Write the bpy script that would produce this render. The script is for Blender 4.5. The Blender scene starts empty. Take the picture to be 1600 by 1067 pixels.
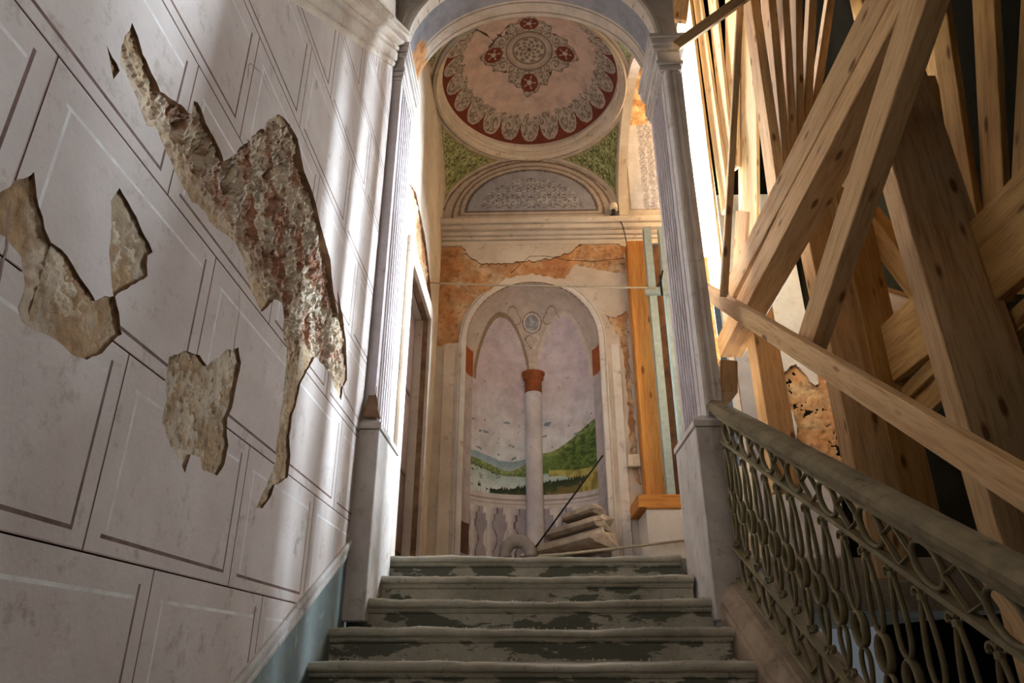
import bpy, bmesh, math, random
from mathutils import Vector, Matrix, noise
from mathutils.geometry import delaunay_2d_cdt
random.seed(7)
S = bpy.context.scene
COL = S.collection

# ------------------------------------------------------------------ camera, light, exposure
EYE = 1.6
PITCH, YAW = math.radians(24.2), math.radians(1.5)
cd = bpy.data.cameras.new('camera'); cam = bpy.data.objects.new('camera', cd); COL.objects.link(cam)
cd.sensor_width = 36; cd.lens = 36 * 1110 / 1600; cd.clip_start = .02
cam.location = (0, 0, EYE); cam.rotation_euler = (math.pi / 2 + PITCH, 0, YAW)
S.camera = cam
S.view_settings.view_transform = 'Standard'; S.view_settings.look = 'None'
S.view_settings.exposure = 0.55; S.view_settings.gamma = 1; S.view_settings.use_curve_mapping = False
w = bpy.data.worlds.new('hall_daylight'); S.world = w; w.use_nodes = True
w.node_tree.nodes['Background'].inputs[0].default_value = (.84, .92, 1.0, 1)
w.node_tree.nodes['Background'].inputs[1].default_value = .075

def aim(d): return Vector(d).to_track_quat('-Z', 'Y').to_euler()
def area(name, loc, rot, sx, sy, power, col):
    l = bpy.data.lights.new(name, 'AREA'); l.shape = 'RECTANGLE'; l.size = sx; l.size_y = sy
    l.energy = power; l.color = col
    o = bpy.data.objects.new(name, l); o.location = loc; o.rotation_euler = rot; COL.objects.link(o)
    return o
# daylight through the tall window at the far right, beyond the pier
la = area('window_daylight', (1.87, 6.985, 4.3), aim((-.58, -.80, -.10)), .62, 2.0, 42, (.90, .96, 1.0)); la.data.spread = math.radians(84)
lb = area('window_daylight_upper', (1.87, 6.985, 7.2), aim((.25, -1, -.1)), .62, 3.8, 190, (1.0, .95, .88)); lb.data.spread = math.radians(96)
# unseen side light behind the timbers, added to brighten the left wall
lc = area('added_side_light', (3.235, 6.55, 4.6), aim((-.86, -.50, -.10)), .20, 2.8, 520, (.74, .88, 1.0)); lc.data.spread = math.radians(62)
# added fill light behind and above the camera, for left wall and stairs
area('hall_fill_light', (1.0, -1.9, 4.4), aim((-.62, .75, -.18)), 1.0, 2.6, 24, (1.0, .87, .74))

# ------------------------------------------------------------------ helpers
def lin(c):
    return c / 12.92 if c <= .04045 else ((c + .055) / 1.055) ** 2.4
def rgb(r, g, b): return (lin(r / 255), lin(g / 255), lin(b / 255))
def mix(a, b, t): return tuple(x + (y - x) * t for x, y in zip(a, b))
def fbm(x, y, z=0, o=4): return noise.fractal(Vector((x, y, z)), 1.0, 2.0, o)
def sstep(a, b, x):
    t = min(1, max(0, (x - a) / (b - a))); return t * t * (3 - 2 * t)

class NT:
    def __init__(s, name):
        s.m = bpy.data.materials.new(name); s.m.use_nodes = True; s.t = s.m.node_tree
        s.b = s.t.nodes['Principled BSDF']; s.b.inputs['Specular IOR Level'].default_value = .25
    def n(s, typ, **kw):
        x = s.t.nodes.new(typ)
        for k, v in kw.items(): setattr(x, k, v)
        return x
    def l(s, a, b): s.t.links.new(a, b)
    def coord(s, scale=(1, 1, 1), which='Object'):
        tc = s.n('ShaderNodeTexCoord'); mp = s.n('ShaderNodeMapping'); mp.inputs['Scale'].default_value = scale
        s.l(tc.outputs[which], mp.inputs[0]); return mp.outputs[0]
    def noise(s, v, scale, detail=6, rough=.6):
        x = s.n('ShaderNodeTexNoise'); x.inputs['Scale'].default_value = scale; x.inputs['Detail'].default_value = detail
        x.inputs['Roughness'].default_value = rough; s.l(v, x.inputs['Vector']); return x.outputs['Fac']
    def ramp(s, f, stops):
        r = s.n('ShaderNodeValToRGB'); e = r.color_ramp.elements
        while len(e) < len(stops): e.new(.5)
        for q, (p, c) in zip(e, stops): q.position = p; q.color = (*c, 1)
        s.l(f, r.inputs[0]); return r.outputs[0]
    def mul(s, a, b, fac=1.0, mode='MULTIPLY'):
        x = s.n('ShaderNodeMix', data_type='RGBA', blend_type=mode)
        if isinstance(fac, float): x.inputs[0].default_value = fac
        else: s.l(fac, x.inputs[0])
        for q, i in ((a, 6), (b, 7)):
            if isinstance(q, tuple): x.inputs[i].default_value = (*q, 1)
            else: s.l(q, x.inputs[i])
        return x.outputs[2]
    def bump(s, h, strength, dist=.01):
        b = s.n('ShaderNodeBump'); b.inputs['Strength'].default_value = strength; b.inputs['Distance'].default_value = dist
        s.l(h, b.inputs['Height']); s.l(b.outputs[0], s.b.inputs['Normal'])
    def done(s, col, rough=.85):
        s.l(col, s.b.inputs['Base Color']); s.b.inputs['Roughness'].default_value = rough; return s.m

def plaster(name, c1, c2, scale=1.6, bump=.25, grime=None, rough=.9):
    t = NT(name); v = t.coord()
    a = t.ramp(t.noise(v, scale, 8, .65), [(.33, c2), (.62, c1)])
    if grime:
        a = t.mul(a, grime, t.ramp(t.noise(v, 9, 8, .75), [(.56, (0, 0, 0)), (.72, (1, 1, 1))]), 'MIX')
    t.bump(t.noise(v, 55, 5, .6), bump, .006)
    return t.done(a, rough)

def paint_mat(name, bump=.15, wear=.16):
    t = NT(name); v = t.coord()
    at = t.n('ShaderNodeVertexColor'); at.layer_name = 'Col'
    k = t.ramp(t.noise(v, 7, 8, .7), [(.3, (1 - wear * 2,) * 3), (.6, (1, 1, 1))])
    t.bump(t.noise(v, 60, 4, .6), bump, .005)
    return t.done(t.mul(at.outputs[0], k), .9)

def wood(name, c1, c2, dark, knots=True, gscale=1.0):
    t = NT(name)
    tc = t.n('ShaderNodeTexCoord'); oi = t.n('ShaderNodeObjectInfo')
    ad = t.n('ShaderNodeVectorMath', operation='ADD'); sc = t.n('ShaderNodeVectorMath', operation='SCALE')
    cb = t.n('ShaderNodeCombineXYZ')
    for i in range(3): t.l(oi.outputs['Random'], cb.inputs[i])
    t.l(cb.outputs[0], sc.inputs[0]); sc.inputs['Scale'].default_value = 37
    t.l(tc.outputs['Object'], ad.inputs[0]); t.l(sc.outputs[0], ad.inputs[1])
    mp = t.n('ShaderNodeMapping'); mp.inputs['Scale'].default_value = (.7 * gscale, 9 * gscale, 9 * gscale); t.l(ad.outputs[0], mp.inputs[0])
    g = t.noise(mp.outputs[0], 2.2, 7, .62)
    a = t.ramp(g, [(.32, c2), (.5, mix(c1, c2, .3)), (.68, c1)])
    mp2 = t.n('ShaderNodeMapping'); mp2.inputs['Scale'].default_value = (2.0, 26, 26); t.l(ad.outputs[0], mp2.inputs[0])
    a = t.mul(a, t.ramp(t.noise(mp2.outputs[0], 3, 4, .6), [(.36, (.74, .68, .6)), (.5, (1, 1, 1))]), .8)
    if knots:
        mp3 = t.n('ShaderNodeMapping'); mp3.inputs['Scale'].default_value = (3.2, 9, 9); t.l(ad.outputs[0], mp3.inputs[0])
        vo = t.n('ShaderNodeTexVoronoi'); vo.inputs['Scale'].default_value = 1.0; t.l(mp3.outputs[0], vo.inputs['Vector'])
        a = t.mul(a, dark, t.ramp(vo.outputs['Distance'], [(.10, (.9, .9, .9)), (.19, (0, 0, 0))]), 'MIX')
    rnd = t.ramp(oi.outputs['Random'], [(0, (.80, .78, .74)), (1, (1.08, 1.04, 1.0))])
    a = t.mul(a, rnd)
    t.bump(g, .25, .004)
    return t.done(a, .7)

M = {}
M['plaster'] = plaster('painted_wall_plaster', rgb(218, 207, 202), rgb(188, 174, 166), 1.1, .25, rgb(160, 144, 130))
M['plaster_edge'] = plaster('broken_plaster_edge', rgb(150, 118, 92), rgb(105, 78, 58), 8, .5)
M['line_dark'] = plaster('brown_paint_line', rgb(104, 80, 74), rgb(136, 110, 102), 14, .1)
M['line_joint'] = plaster('faded_paint_line', rgb(168, 146, 142), rgb(188, 170, 166), 14, .1)
M['line_light'] = plaster('white_paint_line', rgb(232, 228, 226), rgb(205, 198, 194), 14, .1)
M['cream'] = plaster('cream_plaster', rgb(216, 204, 190), rgb(188, 172, 156), 1.8, .25, rgb(150, 128, 104))
M['white'] = plaster('white_plaster', rgb(226, 220, 214), rgb(200, 190, 182), 2.2, .25, rgb(165, 150, 138))
M['greyblue'] = plaster('grey_blue_plaster', rgb(170, 168, 176), rgb(146, 144, 152), 2.2, .2, rgb(140, 128, 120))
M['column'] = plaster('pale_lilac_column', rgb(214, 210, 214), rgb(188, 182, 188), 3, .15, rgb(160, 148, 146))
M['dado'] = plaster('blue_green_dado_paint', rgb(142, 154, 154), rgb(114, 127, 128), 2.5, .3, rgb(176, 184, 178))
M['moulding'] = plaster('worn_white_moulding', rgb(214, 210, 208), rgb(184, 178, 172), 6, .5, rgb(120, 106, 94))
M['pier'] = plaster('grey_stone_plaster', rgb(206, 198, 192), rgb(172, 162, 154), 3, .4, rgb(140, 124, 108))
M['flute'] = plaster('mauve_grey_flutes', rgb(206, 198, 200), rgb(184, 172, 170), 3, .25, rgb(160, 146, 138))
M['groove'] = plaster('dark_painted_groove', rgb(132, 108, 100), rgb(150, 128, 120), 8, .2)
M['dark'] = plaster('shade_black_wall', rgb(20, 18, 14), rgb(12, 11, 9), 2, .3); M['dark'].node_tree.nodes['Principled BSDF'].inputs['Specular IOR Level'].default_value = 0  # near-black colour stands in for the deep shade of the stairwell
M['handrail'] = plaster('weathered_handrail_stone', rgb(146, 132, 104), rgb(106, 96, 74), 5, .4, rgb(66, 60, 48))
M['curb'] = plaster('weathered_curb_stone', rgb(160, 140, 118), rgb(120, 102, 84), 5, .4, rgb(84, 70, 56))
M['marble'] = plaster('broken_marble', rgb(226, 216, 204), rgb(190, 174, 158), 5, .5, rgb(150, 130, 112))
M['marble_dirty'] = plaster('dirty_marble_face', rgb(178, 164, 148), rgb(136, 122, 106), 6, .4, rgb(112, 96, 80))
M['terracotta'] = plaster('terracotta_paint', rgb(150, 88, 54), rgb(118, 64, 38), 9, .3)
M['brickdark'] = plaster('dark_brown_brick', rgb(112, 80, 56), rgb(76, 54, 40), 7, .6)
M['pine'] = wood('pine_board', rgb(222, 188, 142), rgb(190, 150, 104), rgb(112, 72, 42))
M['pine_yellow'] = wood('yellow_shuttering_board', rgb(212, 172, 110), rgb(176, 134, 78), rgb(104, 66, 34))
M['pine_lit_tint'] = wood('sunlit_tint_plank', rgb(244, 222, 178), rgb(222, 190, 138), rgb(150, 100, 60))  # pine lightened in colour so the planks by the window look sunlit
M['pine_orange'] = wood('varnished_orange_post', rgb(218, 154, 80), rgb(190, 120, 56), rgb(120, 62, 24))
M['door'] = wood('dark_brown_door_wood', rgb(92, 62, 44), rgb(64, 42, 30), rgb(40, 26, 18), False)
def simple(name, c, rough=.5, metal=0):
    t = NT(name); v = t.coord(); a = t.ramp(t.noise(v, 18, 6, .7), [(.3, mix(c, (0, 0, 0), .3)), (.65, c)])
    t.b.inputs['Metallic'].default_value = metal; t.bump(t.noise(v, 90, 3), .15, .002); return t.done(a, rough)
M['iron'] = simple('cast_iron_old_paint', rgb(142, 130, 98), .6, .0)
M['steel'] = simple('grey_green_steel', rgb(168, 184, 184), .5)
M['black'] = simple('black_plastic', rgb(26, 26, 28), .45)
M['rod'] = simple('thin_rod', rgb(60, 54, 50), .5, .3)
M['rope'] = simple('pale_rod', rgb(186, 176, 156), .6)
M['switch'] = simple('ivory_switch', rgb(226, 216, 190), .45)
M['lead'] = simple('grey_lead_pipe', rgb(148, 140, 134), .45, .2)
M['paint'] = paint_mat('fresco_paint')
M['rubble'] = paint_mat('exposed_masonry', .7, .2)
def stone_step():
    t = NT('worn_step_stone'); v = t.coord((1, 1, 1))
    base = t.ramp(t.noise(v, 2.4, 8, .7), [(.35, rgb(150, 144, 128)), (.62, rgb(192, 186, 170))])
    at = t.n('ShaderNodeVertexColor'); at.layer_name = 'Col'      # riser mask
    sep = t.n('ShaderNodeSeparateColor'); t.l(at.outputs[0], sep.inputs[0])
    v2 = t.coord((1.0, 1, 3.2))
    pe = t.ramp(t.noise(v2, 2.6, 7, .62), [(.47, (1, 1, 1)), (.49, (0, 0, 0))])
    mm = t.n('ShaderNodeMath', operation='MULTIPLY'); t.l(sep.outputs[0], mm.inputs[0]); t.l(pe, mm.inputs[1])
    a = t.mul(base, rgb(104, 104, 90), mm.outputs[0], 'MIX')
    a = t.mul(a, rgb(100, 88, 72), t.ramp(t.noise(v, 30, 6, .7), [(.58, (0, 0, 0)), (.75, (1, 1, 1))]), 'MIX')
    t.bump(t.noise(v, 40, 6, .7), .45, .008)
    return t.done(a, .85)
M['step'] = stone_step()

class MB:
    def __init__(s): s.v = []; s.f = []; s.mi = []; s.c = None
    def add(s, vs, fs, mi=0):
        o = len(s.v); s.v += [tuple(p) for p in vs]
        for f in fs: s.f.append(tuple(i + o for i in f)); s.mi.append(mi)
    def box(s, a, b, mi=0, bev=0):
        x0, y0, z0 = a; x1, y1, z1 = b
        if bev:
            bm = bmesh.new(); bmesh.ops.create_cube(bm, size=1)
            for q in bm.verts: q.co = Vector(((q.co.x + .5) * (x1 - x0) + x0, (q.co.y + .5) * (y1 - y0) + y0, (q.co.z + .5) * (z1 - z0) + z0))
            bmesh.ops.bevel(bm, geom=bm.edges[:], offset=bev, segments=1, affect='EDGES')
            bm.verts.index_update(); s.add([q.co[:] for q in bm.verts], [[q.index for q in f.verts] for f in bm.faces], mi); bm.free(); return
        s.add([(x0, y0, z0), (x1, y0, z0), (x1, y1, z0), (x0, y1, z0), (x0, y0, z1), (x1, y0, z1), (x1, y1, z1), (x0, y1, z1)],
              [(3, 2, 1, 0), (4, 5, 6, 7), (0, 1, 5, 4), (1, 2, 6, 5), (2, 3, 7, 6), (3, 0, 4, 7)], mi)
    def sweep(s, prof, fr, closed=True, caps=True, mi=0, loop=False):
        """prof: [(a,b)], fr: list of functions (a,b)->xyz, one per station"""
        n = len(prof); vs = []; fs = []
        for q in fr: vs += [q(a, b) for a, b in prof]
        m = len(fr)
        for i in range(m if loop else m - 1):
            j = (i + 1) % m
            for k in range(n if closed else n - 1):
                l = (k + 1) % n; fs.append((i * n + k, i * n + l, j * n + l, j * n + k))
        if closed and caps and not loop: fs += [tuple(range(n))[::-1], tuple((m - 1) * n + k for k in range(n))]
        s.add(vs, fs, mi)
    def tube(s, pts, r, seg=6, loop=False, flat=1.0, mi=0):
        pts = [Vector(p) for p in pts]; n = len(pts); vs = []; fs = []
        prevu = None
        for i, p in enumerate(pts):
            if loop: d = pts[(i + 1) % n] - pts[i - 1]
            else: d = pts[min(i + 1, n - 1)] - pts[max(i - 1, 0)]
            d.normalize()
            u = Vector((1, 0, 0)) if prevu is None and abs(d.x) < .9 else (Vector((0, 0, 1)) if prevu is None else prevu)
            u = (u - d * u.dot(d)).normalized(); prevu = u; q = d.cross(u)
            rr = r[i] if isinstance(r, (list, tuple)) else r
            for k in range(seg):
                a = 2 * math.pi * k / seg; vs.append(p + u * (math.cos(a) * rr * flat) + q * (math.sin(a) * rr))
        for i in range(n if loop else n - 1):
            j = (i + 1) % n
            for k in range(seg): fs.append((i * seg + k, i * seg + (k + 1) % seg, j * seg + (k + 1) % seg, j * seg + k))
        if not loop: fs += [tuple(range(seg))[::-1], tuple((n - 1) * seg + k for k in range(seg))]
        s.add(vs, fs, mi)
    def lathe(s, prof, cx, cy, seg=24, a0=0, a1=2 * math.pi, mi=0):
        vs = []; fs = []; full = abs(a1 - a0 - 2 * math.pi) < 1e-6; m = seg if full else seg + 1; n = len(prof)
        for i in range(m):
            a = a0 + (a1 - a0) * i / seg
            vs += [(cx + r * math.cos(a), cy + r * math.sin(a), z) for r, z in prof]
        for i in range(seg):
            j = (i + 1) % m
            for k in range(n - 1): fs.append((i * n + k, j * n + k, j * n + k + 1, i * n + k + 1))
        s.add(vs, fs, mi)
    def grid(s, nu, nv, fn, colfn=None, keep=None):
        o = len(s.v); cols = []
        for i in range(nu + 1):
            for j in range(nv + 1):
                p = fn(i / nu, j / nv); s.v.append(tuple(p[:3]))
                if colfn: cols.append(colfn(i / nu, j / nv, p))
        for i in range(nu):
            for j in range(nv):
                q = (o + i * (nv + 1) + j, o + (i + 1) * (nv + 1) + j, o + (i + 1) * (nv + 1) + j + 1, o + i * (nv + 1) + j + 1)
                if keep and not keep((i + .5) / nu, (j + .5) / nv): continue
                s.f.append(q); s.mi.append(0)
        if colfn:
            s.c = (s.c or []) + cols
    def build(s, name, mats, parent=None, smooth=False, mw=None):
        me = bpy.data.meshes.new(name); me.from_pydata(s.v, [], s.f)
        if not isinstance(mats, (list, tuple)): mats = [mats]
        for m in mats: me.materials.append(M[m] if isinstance(m, str) else m)
        if len(mats) > 1: me.polygons.foreach_set('material_index', s.mi)
        if s.c:
            ca = me.color_attributes.new('Col', 'FLOAT_COLOR', 'POINT')
            ca.data.foreach_set('color', [x for c in s.c for x in (*c, 1.0)])
        if smooth: me.polygons.foreach_set('use_smooth', [True] * len(me.polygons))
        me.update()
        o = bpy.data.objects.new(name, me); COL.objects.link(o)
        if parent: o.parent = parent
        if mw is not None: o.matrix_world = mw
        return o

def recalc(o):
    bm = bmesh.new(); bm.from_mesh(o.data); bmesh.ops.recalc_face_normals(bm, faces=bm.faces); bm.to_mesh(o.data); bm.free(); return o
def thing(name, label, cat, loc=(0, 0, 0), group=None):
    o = bpy.data.objects.new(name, None); COL.objects.link(o); o.location = (0, 0, 0); o.empty_display_size = .1
    return tag(o, label, cat, group)
def tag(o, label, cat, group=None):
    o['label'] = label; o['category'] = cat
    if group: o['group'] = group
    return o
def struct(o): o['kind'] = 'structure'; return o
def stuff(o): o['kind'] = 'stuff'; return o

def inpoly(x, y, P):
    c = False; j = len(P) - 1
    for i in range(len(P)):
        xi, yi = P[i]; xj, yj = P[j]
        if (yi > y) != (yj > y) and x < (xj - xi) * (y - yi) / (yj - yi) + xi: c = not c
        j = i
    return c
def ragged(P, amp=.008, step=.02, seed=0):
    out = []
    for i in range(len(P)):
        a = P[i]; b = P[(i + 1) % len(P)]; L = math.dist(a, b); n = max(1, int(L / step))
        for k in range(n):
            t = k / n; x = a[0] + (b[0] - a[0]) * t; y = a[1] + (b[1] - a[1]) * t
            out.append((x + amp * fbm(x * 14, y * 14, seed) , y + amp * fbm(x * 14, y * 14, seed + 9)))
    return out
def bbox(P): return min(p[0] for p in P), min(p[1] for p in P), max(p[0] for p in P), max(p[1] for p in P)

def plate(name, outer, holes, place, thick, mats, parent, strips=(), edge_mat=None):
    """flat slab (u,v) with irregular holes and painted strips; place(u,v,d) -> xyz with d = depth behind the face"""
    ob = bbox(outer); V = []; E = []
    def addpoly(P):
        o = len(V); n = len(P)
        for p in P: V.append(Vector((p[0], p[1])))
        for i in range(n): E.append((o + i, o + (i + 1) % n))
    addpoly(outer); H = []
    for h in holes:
        b = bbox(h)
        if b[0] > ob[2] or b[2] < ob[0] or b[1] > ob[3] or b[3] < ob[1]: continue
        H.append((h, b)); addpoly(h)
    for P, mi in strips: addpoly(P)
    vs, es, fs, *_ = delaunay_2d_cdt(V, E, [], 0, 1e-5)
    keep = []
    for f in fs:
        x = sum(vs[i].x for i in f) / 3; y = sum(vs[i].y for i in f) / 3
        if not inpoly(x, y, outer): continue
        if any(b[0] <= x <= b[2] and b[1] <= y <= b[3] and inpoly(x, y, h) for h, b in H): continue
        mi = 0
        for P, k in strips:
            if inpoly(x, y, P): mi = k
        keep.append((f, mi))
    if not keep: return None
    mb = MB(); used = {}; verts = []
    def vi(i, back):
        k = (i, back)
        if k not in used: used[k] = len(verts); verts.append(place(vs[i].x, vs[i].y, thick if back else 0))
        return used[k]
    F = []; MI = []; cnt = {}
    for f, mi in keep:
        F.append(tuple(vi(i, 0) for i in f)); MI.append(mi)
        for a, b in zip(f, list(f[1:]) + [f[0]]):
            if (b, a) in cnt: del cnt[(b, a)]
            else: cnt[(a, b)] = 1
    em = len(mats) - 1 if edge_mat is not None else 0
    for a, b in cnt:
        F.append((vi(b, 0), vi(a, 0), vi(a, 1), vi(b, 1))); MI.append(em)
    mb.v = verts; mb.f = F; mb.mi = MI
    return mb.build(name, mats, parent)

BEAMS = [["board", "X", [1.37, 5.012, 4.284], [1.37, 1.729, 1.815], 0.116, 0.05], ["brace", "X", [1.52, 4.8, 4.168], [1.52, 1.312, 4.23], 0.182, 0.12], ["brace", "X", [1.53, 5.308, 3.908], [1.53, 1.326, 4.159], 0.17, 0.18], ["brace", "X", [1.43, 3.428, 3.109], [1.43, 1.437, 4.042], 0.168, 0.09], ["post", "X", [1.78, 2.857, 1.288], [1.78, 2.942, 4.511], 0.134, 0.32], ["post", "X", [1.88, 4.168, 2.003], [1.88, 4.203, 4.616], 0.167, 0.22], ["post", "X", [1.68, 4.941, 2.666], [1.68, 4.98, 4.345], 0.187, 0.18], ["beam", "Y", [1.377, 4.55, 3.49], [1.348, 4.55, 3.256], 0.116, 0.9], ["plank", "X", [1.92, 6.521, 5.023], [1.92, 6.313, 8.913], 0.67, 0.03], ["plank", "X", [1.98, 6.004, 5.748], [1.98, 5.917, 8.866], 0.278, 0.03], ["plank", "X", [2.02, 5.84, 6.05], [2.02, 5.525, 8.469], 0.274, 0.03], ["plank", "X", [2.06, 5.88, 6.094], [2.06, 4.971, 8.045], 0.403, 0.03], ["post", "Y", [1.316, 4.25, 3.844], [1.881, 4.25, 7.151], 0.048, 0.05], ["plank", "X", [2.1, 5.935, 5.106], [2.1, 4.787, 7.546], 0.564, 0.03], ["plank", "X", [1.85, 5.669, 4.521], [1.85, 5.206, 5.155], 0.323, 0.03], ["plank", "Y", [1.894, 4.4, 4.825], [1.988, 4.4, 7.333], 0.077, 0.2], ["plank", "Y", [1.966, 4.43, 4.835], [2.174, 4.43, 7.363], 0.065, 0.2], ["plank", "Y", [2.029, 4.46, 4.871], [2.324, 4.46, 7.393], 0.06, 0.2], ["plank", "Y", [2.097, 4.49, 4.988], [2.473, 4.49, 7.423], 0.058, 0.2], ["plank", "Y", [2.176, 4.52, 5.188], [2.642, 4.52, 7.45], 0.066, 0.12], ["plank", "Y", [2.232, 4.55, 5.288], [2.857, 4.55, 7.471], 0.065, 0.12], ["plank", "X", [2.45, 3.518, 3.307], [2.45, 2.995, 5.707], 0.165, 0.04], ["plank", "X", [2.5, 3.437, 3.34], [2.5, 2.619, 5.491], 0.181, 0.04], ["plank", "X", [2.45, 3.227, 3.281], [2.45, 2.21, 5.062], 0.167, 0.04], ["plank", "X", [2.4, 3.484, 3.177], [2.4, 3.486, 4.966], 0.045, 0.18], ["board", "X", [2.06, 3.031, 3.253], [2.06, 1.979, 3.285], 0.416, 0.06], ["board", "X", [2.12, 3.085, 2.934], [2.12, 2.304, 3.011], 0.107, 0.05], ["board", "X", [2.16, 3.093, 2.859], [2.16, 2.32, 2.933], 0.163, 0.05], ["board", "X", [2.2, 4.287, 3.325], [2.2, 3.448, 3.331], 0.37, 0.06], ["board", "X", [2.24, 4.2, 3.044], [2.24, 3.515, 3.123], 0.089, 0.05], ["board", "X", [2.28, 4.437, 2.895], [2.28, 3.715, 3.016], 0.168, 0.05], ["brace", "X", [2.3, 4.322, 4.647], [2.3, 3.677, 3.403], 0.176, 0.1], ["brace", "X", [2.34, 4.732, 4.119], [2.34, 3.823, 3.43], 0.18, 0.1], ["post", "X", [2.1, 4.142, 2.262], [2.1, 4.094, 5.245], 0.097, 0.2], ["plank", "X", [1.95, 3.639, 4.233], [1.95, 2.72, 4.957], 0.199, 0.1], ["plank", "X", [1.7, 2.872, 1.947], [1.7, 2.478, 1.377], 0.086, 0.05], ["lath", "Y", [1.16, 4.1, 5.945], [2.008, 4.1, 6.674], 0.086, 0.04], ["plank", "Y", [1.408, 4.75, 6.944], [1.542, 4.75, 7.681], 0.133, 0.05], ["plank", "X", [1.6, 5.044, 4.158], [1.6, 4.436, 4.318], 0.136, 0.03], ["plank", "X", [2.6, 3.714, 4.314], [2.6, 3.259, 6.194], 0.167, 0.04], ["plank", "X", [2.75, 4.49, 4.187], [2.75, 4.273, 7.085], 0.169, 0.04]]
HOLES = [[[1.141, 2.451], [1.17, 2.496], [1.2, 2.547], [1.22, 2.525], [1.248, 2.495], [1.277, 2.458], [1.309, 2.446], [1.37, 2.441], [1.431, 2.417], [1.504, 2.401], [1.573, 2.445], [1.598, 2.408], [1.624, 2.375], [1.636, 2.368], [1.614, 2.335], [1.58, 2.29], [1.528, 2.251], [1.467, 2.245], [1.415, 2.253], [1.35, 2.247], [1.299, 2.245], [1.28, 2.265], [1.272, 2.321], [1.246, 2.367], [1.192, 2.379], [1.125, 2.365], [1.092, 2.401]], [[1.482, 2.708], [1.527, 2.7], [1.593, 2.678], [1.646, 2.66], [1.687, 2.639], [1.665, 2.615], [1.69, 2.573], [1.643, 2.52], [1.593, 2.47], [1.569, 2.439], [1.544, 2.471], [1.51, 2.535], [1.481, 2.603], [1.461, 2.657]], [[1.356, 3.15], [1.387, 3.143], [1.426, 3.113], [1.486, 3.102], [1.537, 3.092], [1.614, 3.127], [1.709, 3.163], [1.71, 3.216], [1.731, 3.223], [1.796, 3.214], [1.878, 3.204], [1.958, 3.179], [2.028, 3.256], [2.112, 3.4], [2.32, 3.714], [2.452, 3.768], [2.566, 3.782], [2.699, 3.703], [2.838, 3.693], [2.977, 3.637], [3.124, 3.577], [3.234, 3.545], [3.353, 3.415], [3.493, 3.328], [3.424, 3.459], [3.564, 3.381], [3.686, 3.288], [3.8, 3.074], [3.758, 3.036], [3.72, 2.992], [3.721, 2.922], [3.581, 2.941], [3.465, 2.979], [3.325, 2.976], [3.181, 2.955], [3.073, 2.824], [3.025, 2.758], [2.995, 2.654], [2.973, 2.58], [2.975, 2.493], [3.026, 2.41], [3.012, 2.322], [2.957, 2.298], [2.881, 2.26], [2.836, 2.192], [2.774, 2.142], [2.712, 2.13], [2.752, 2.194], [2.812, 2.284], [2.857, 2.355], [2.834, 2.41], [2.827, 2.5], [2.833, 2.598], [2.816, 2.678], [2.813, 2.766], [2.799, 2.839], [2.742, 2.859], [2.707, 2.944], [2.67, 2.994], [2.577, 2.958], [2.469, 2.843], [2.325, 2.89], [2.213, 2.963], [2.119, 2.967], [1.958, 2.921], [1.902, 2.933], [1.816, 2.91], [1.745, 2.919], [1.674, 2.936], [1.603, 2.96], [1.574, 2.983], [1.523, 2.95], [1.473, 2.962], [1.447, 2.983], [1.406, 3.0], [1.355, 3.006], [1.344, 3.05], [1.347, 3.099]], [[1.882, 2.407], [1.957, 2.458], [2.061, 2.488], [2.114, 2.482], [2.164, 2.52], [2.258, 2.597], [2.329, 2.632], [2.368, 2.593], [2.36, 2.5], [2.351, 2.411], [2.331, 2.368], [2.374, 2.286], [2.374, 2.217], [2.326, 2.165], [2.276, 2.159], [2.21, 2.164], [2.187, 2.19], [2.119, 2.182], [2.104, 2.122], [2.07, 2.139], [2.003, 2.17], [1.952, 2.195], [1.92, 2.224], [1.92, 2.294], [1.893, 2.334], [1.89, 2.374]], [[1.293, 3.001], [1.322, 2.993], [1.351, 2.996], [1.366, 2.988], [1.353, 2.946], [1.333, 2.967]]]
CORE = [[1.425, 3.137], [1.539, 3.085], [1.701, 3.2], [1.932, 3.187], [2.088, 3.387], [2.294, 3.679], [2.603, 3.804], [2.982, 3.675], [3.352, 3.554], [3.722, 3.178], [3.587, 2.971], [3.263, 2.985], [2.941, 2.977], [2.864, 2.817], [2.711, 2.87], [2.497, 2.999], [2.206, 3.027], [1.971, 3.03], [1.771, 3.032], [1.607, 3.017], [1.488, 3.072]]
PATCH = [[[-1.089, 6.072], [-0.924, 6.035], [-0.759, 5.963], [-0.659, 5.808], [-0.511, 5.721], [-0.256, 5.725], [0.035, 5.746], [0.327, 5.792], [0.497, 5.857], [0.588, 5.958], [0.774, 6.007], [0.922, 6.022], [1.05, 5.968], [1.111, 5.881], [1.09, 5.564], [0.969, 5.582], [0.791, 5.618], [0.521, 5.705], [0.466, 5.598], [0.42, 5.508], [0.055, 5.579], [-0.255, 5.518], [-0.413, 5.406], [-0.574, 5.247], [-0.689, 5.011], [-0.731, 4.757], [-0.842, 4.743], [-0.944, 4.699], [-1.083, 4.701]], [[0.833, 5.054], [0.922, 5.014], [1.008, 5.052], [1.08, 5.098], [1.057, 4.535], [1.071, 3.962], [1.078, 3.166], [1.022, 3.262], [1.009, 3.622], [1.015, 4.102], [1.018, 4.461], [0.976, 4.76], [0.897, 4.952]]]
PATCH_LEFT = [[4.93, 5.309], [5.246, 5.44], [5.497, 5.407], [5.859, 5.359], [6.075, 5.273], [6.324, 5.121], [6.475, 4.979], [6.052, 4.829], [5.65, 4.881], [5.286, 4.928], [5.056, 4.974]]
CRACK = [[3.7, 3.014], [3.793, 2.976], [3.967, 2.956], [4.159, 2.952], [4.333, 2.947]]

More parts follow.
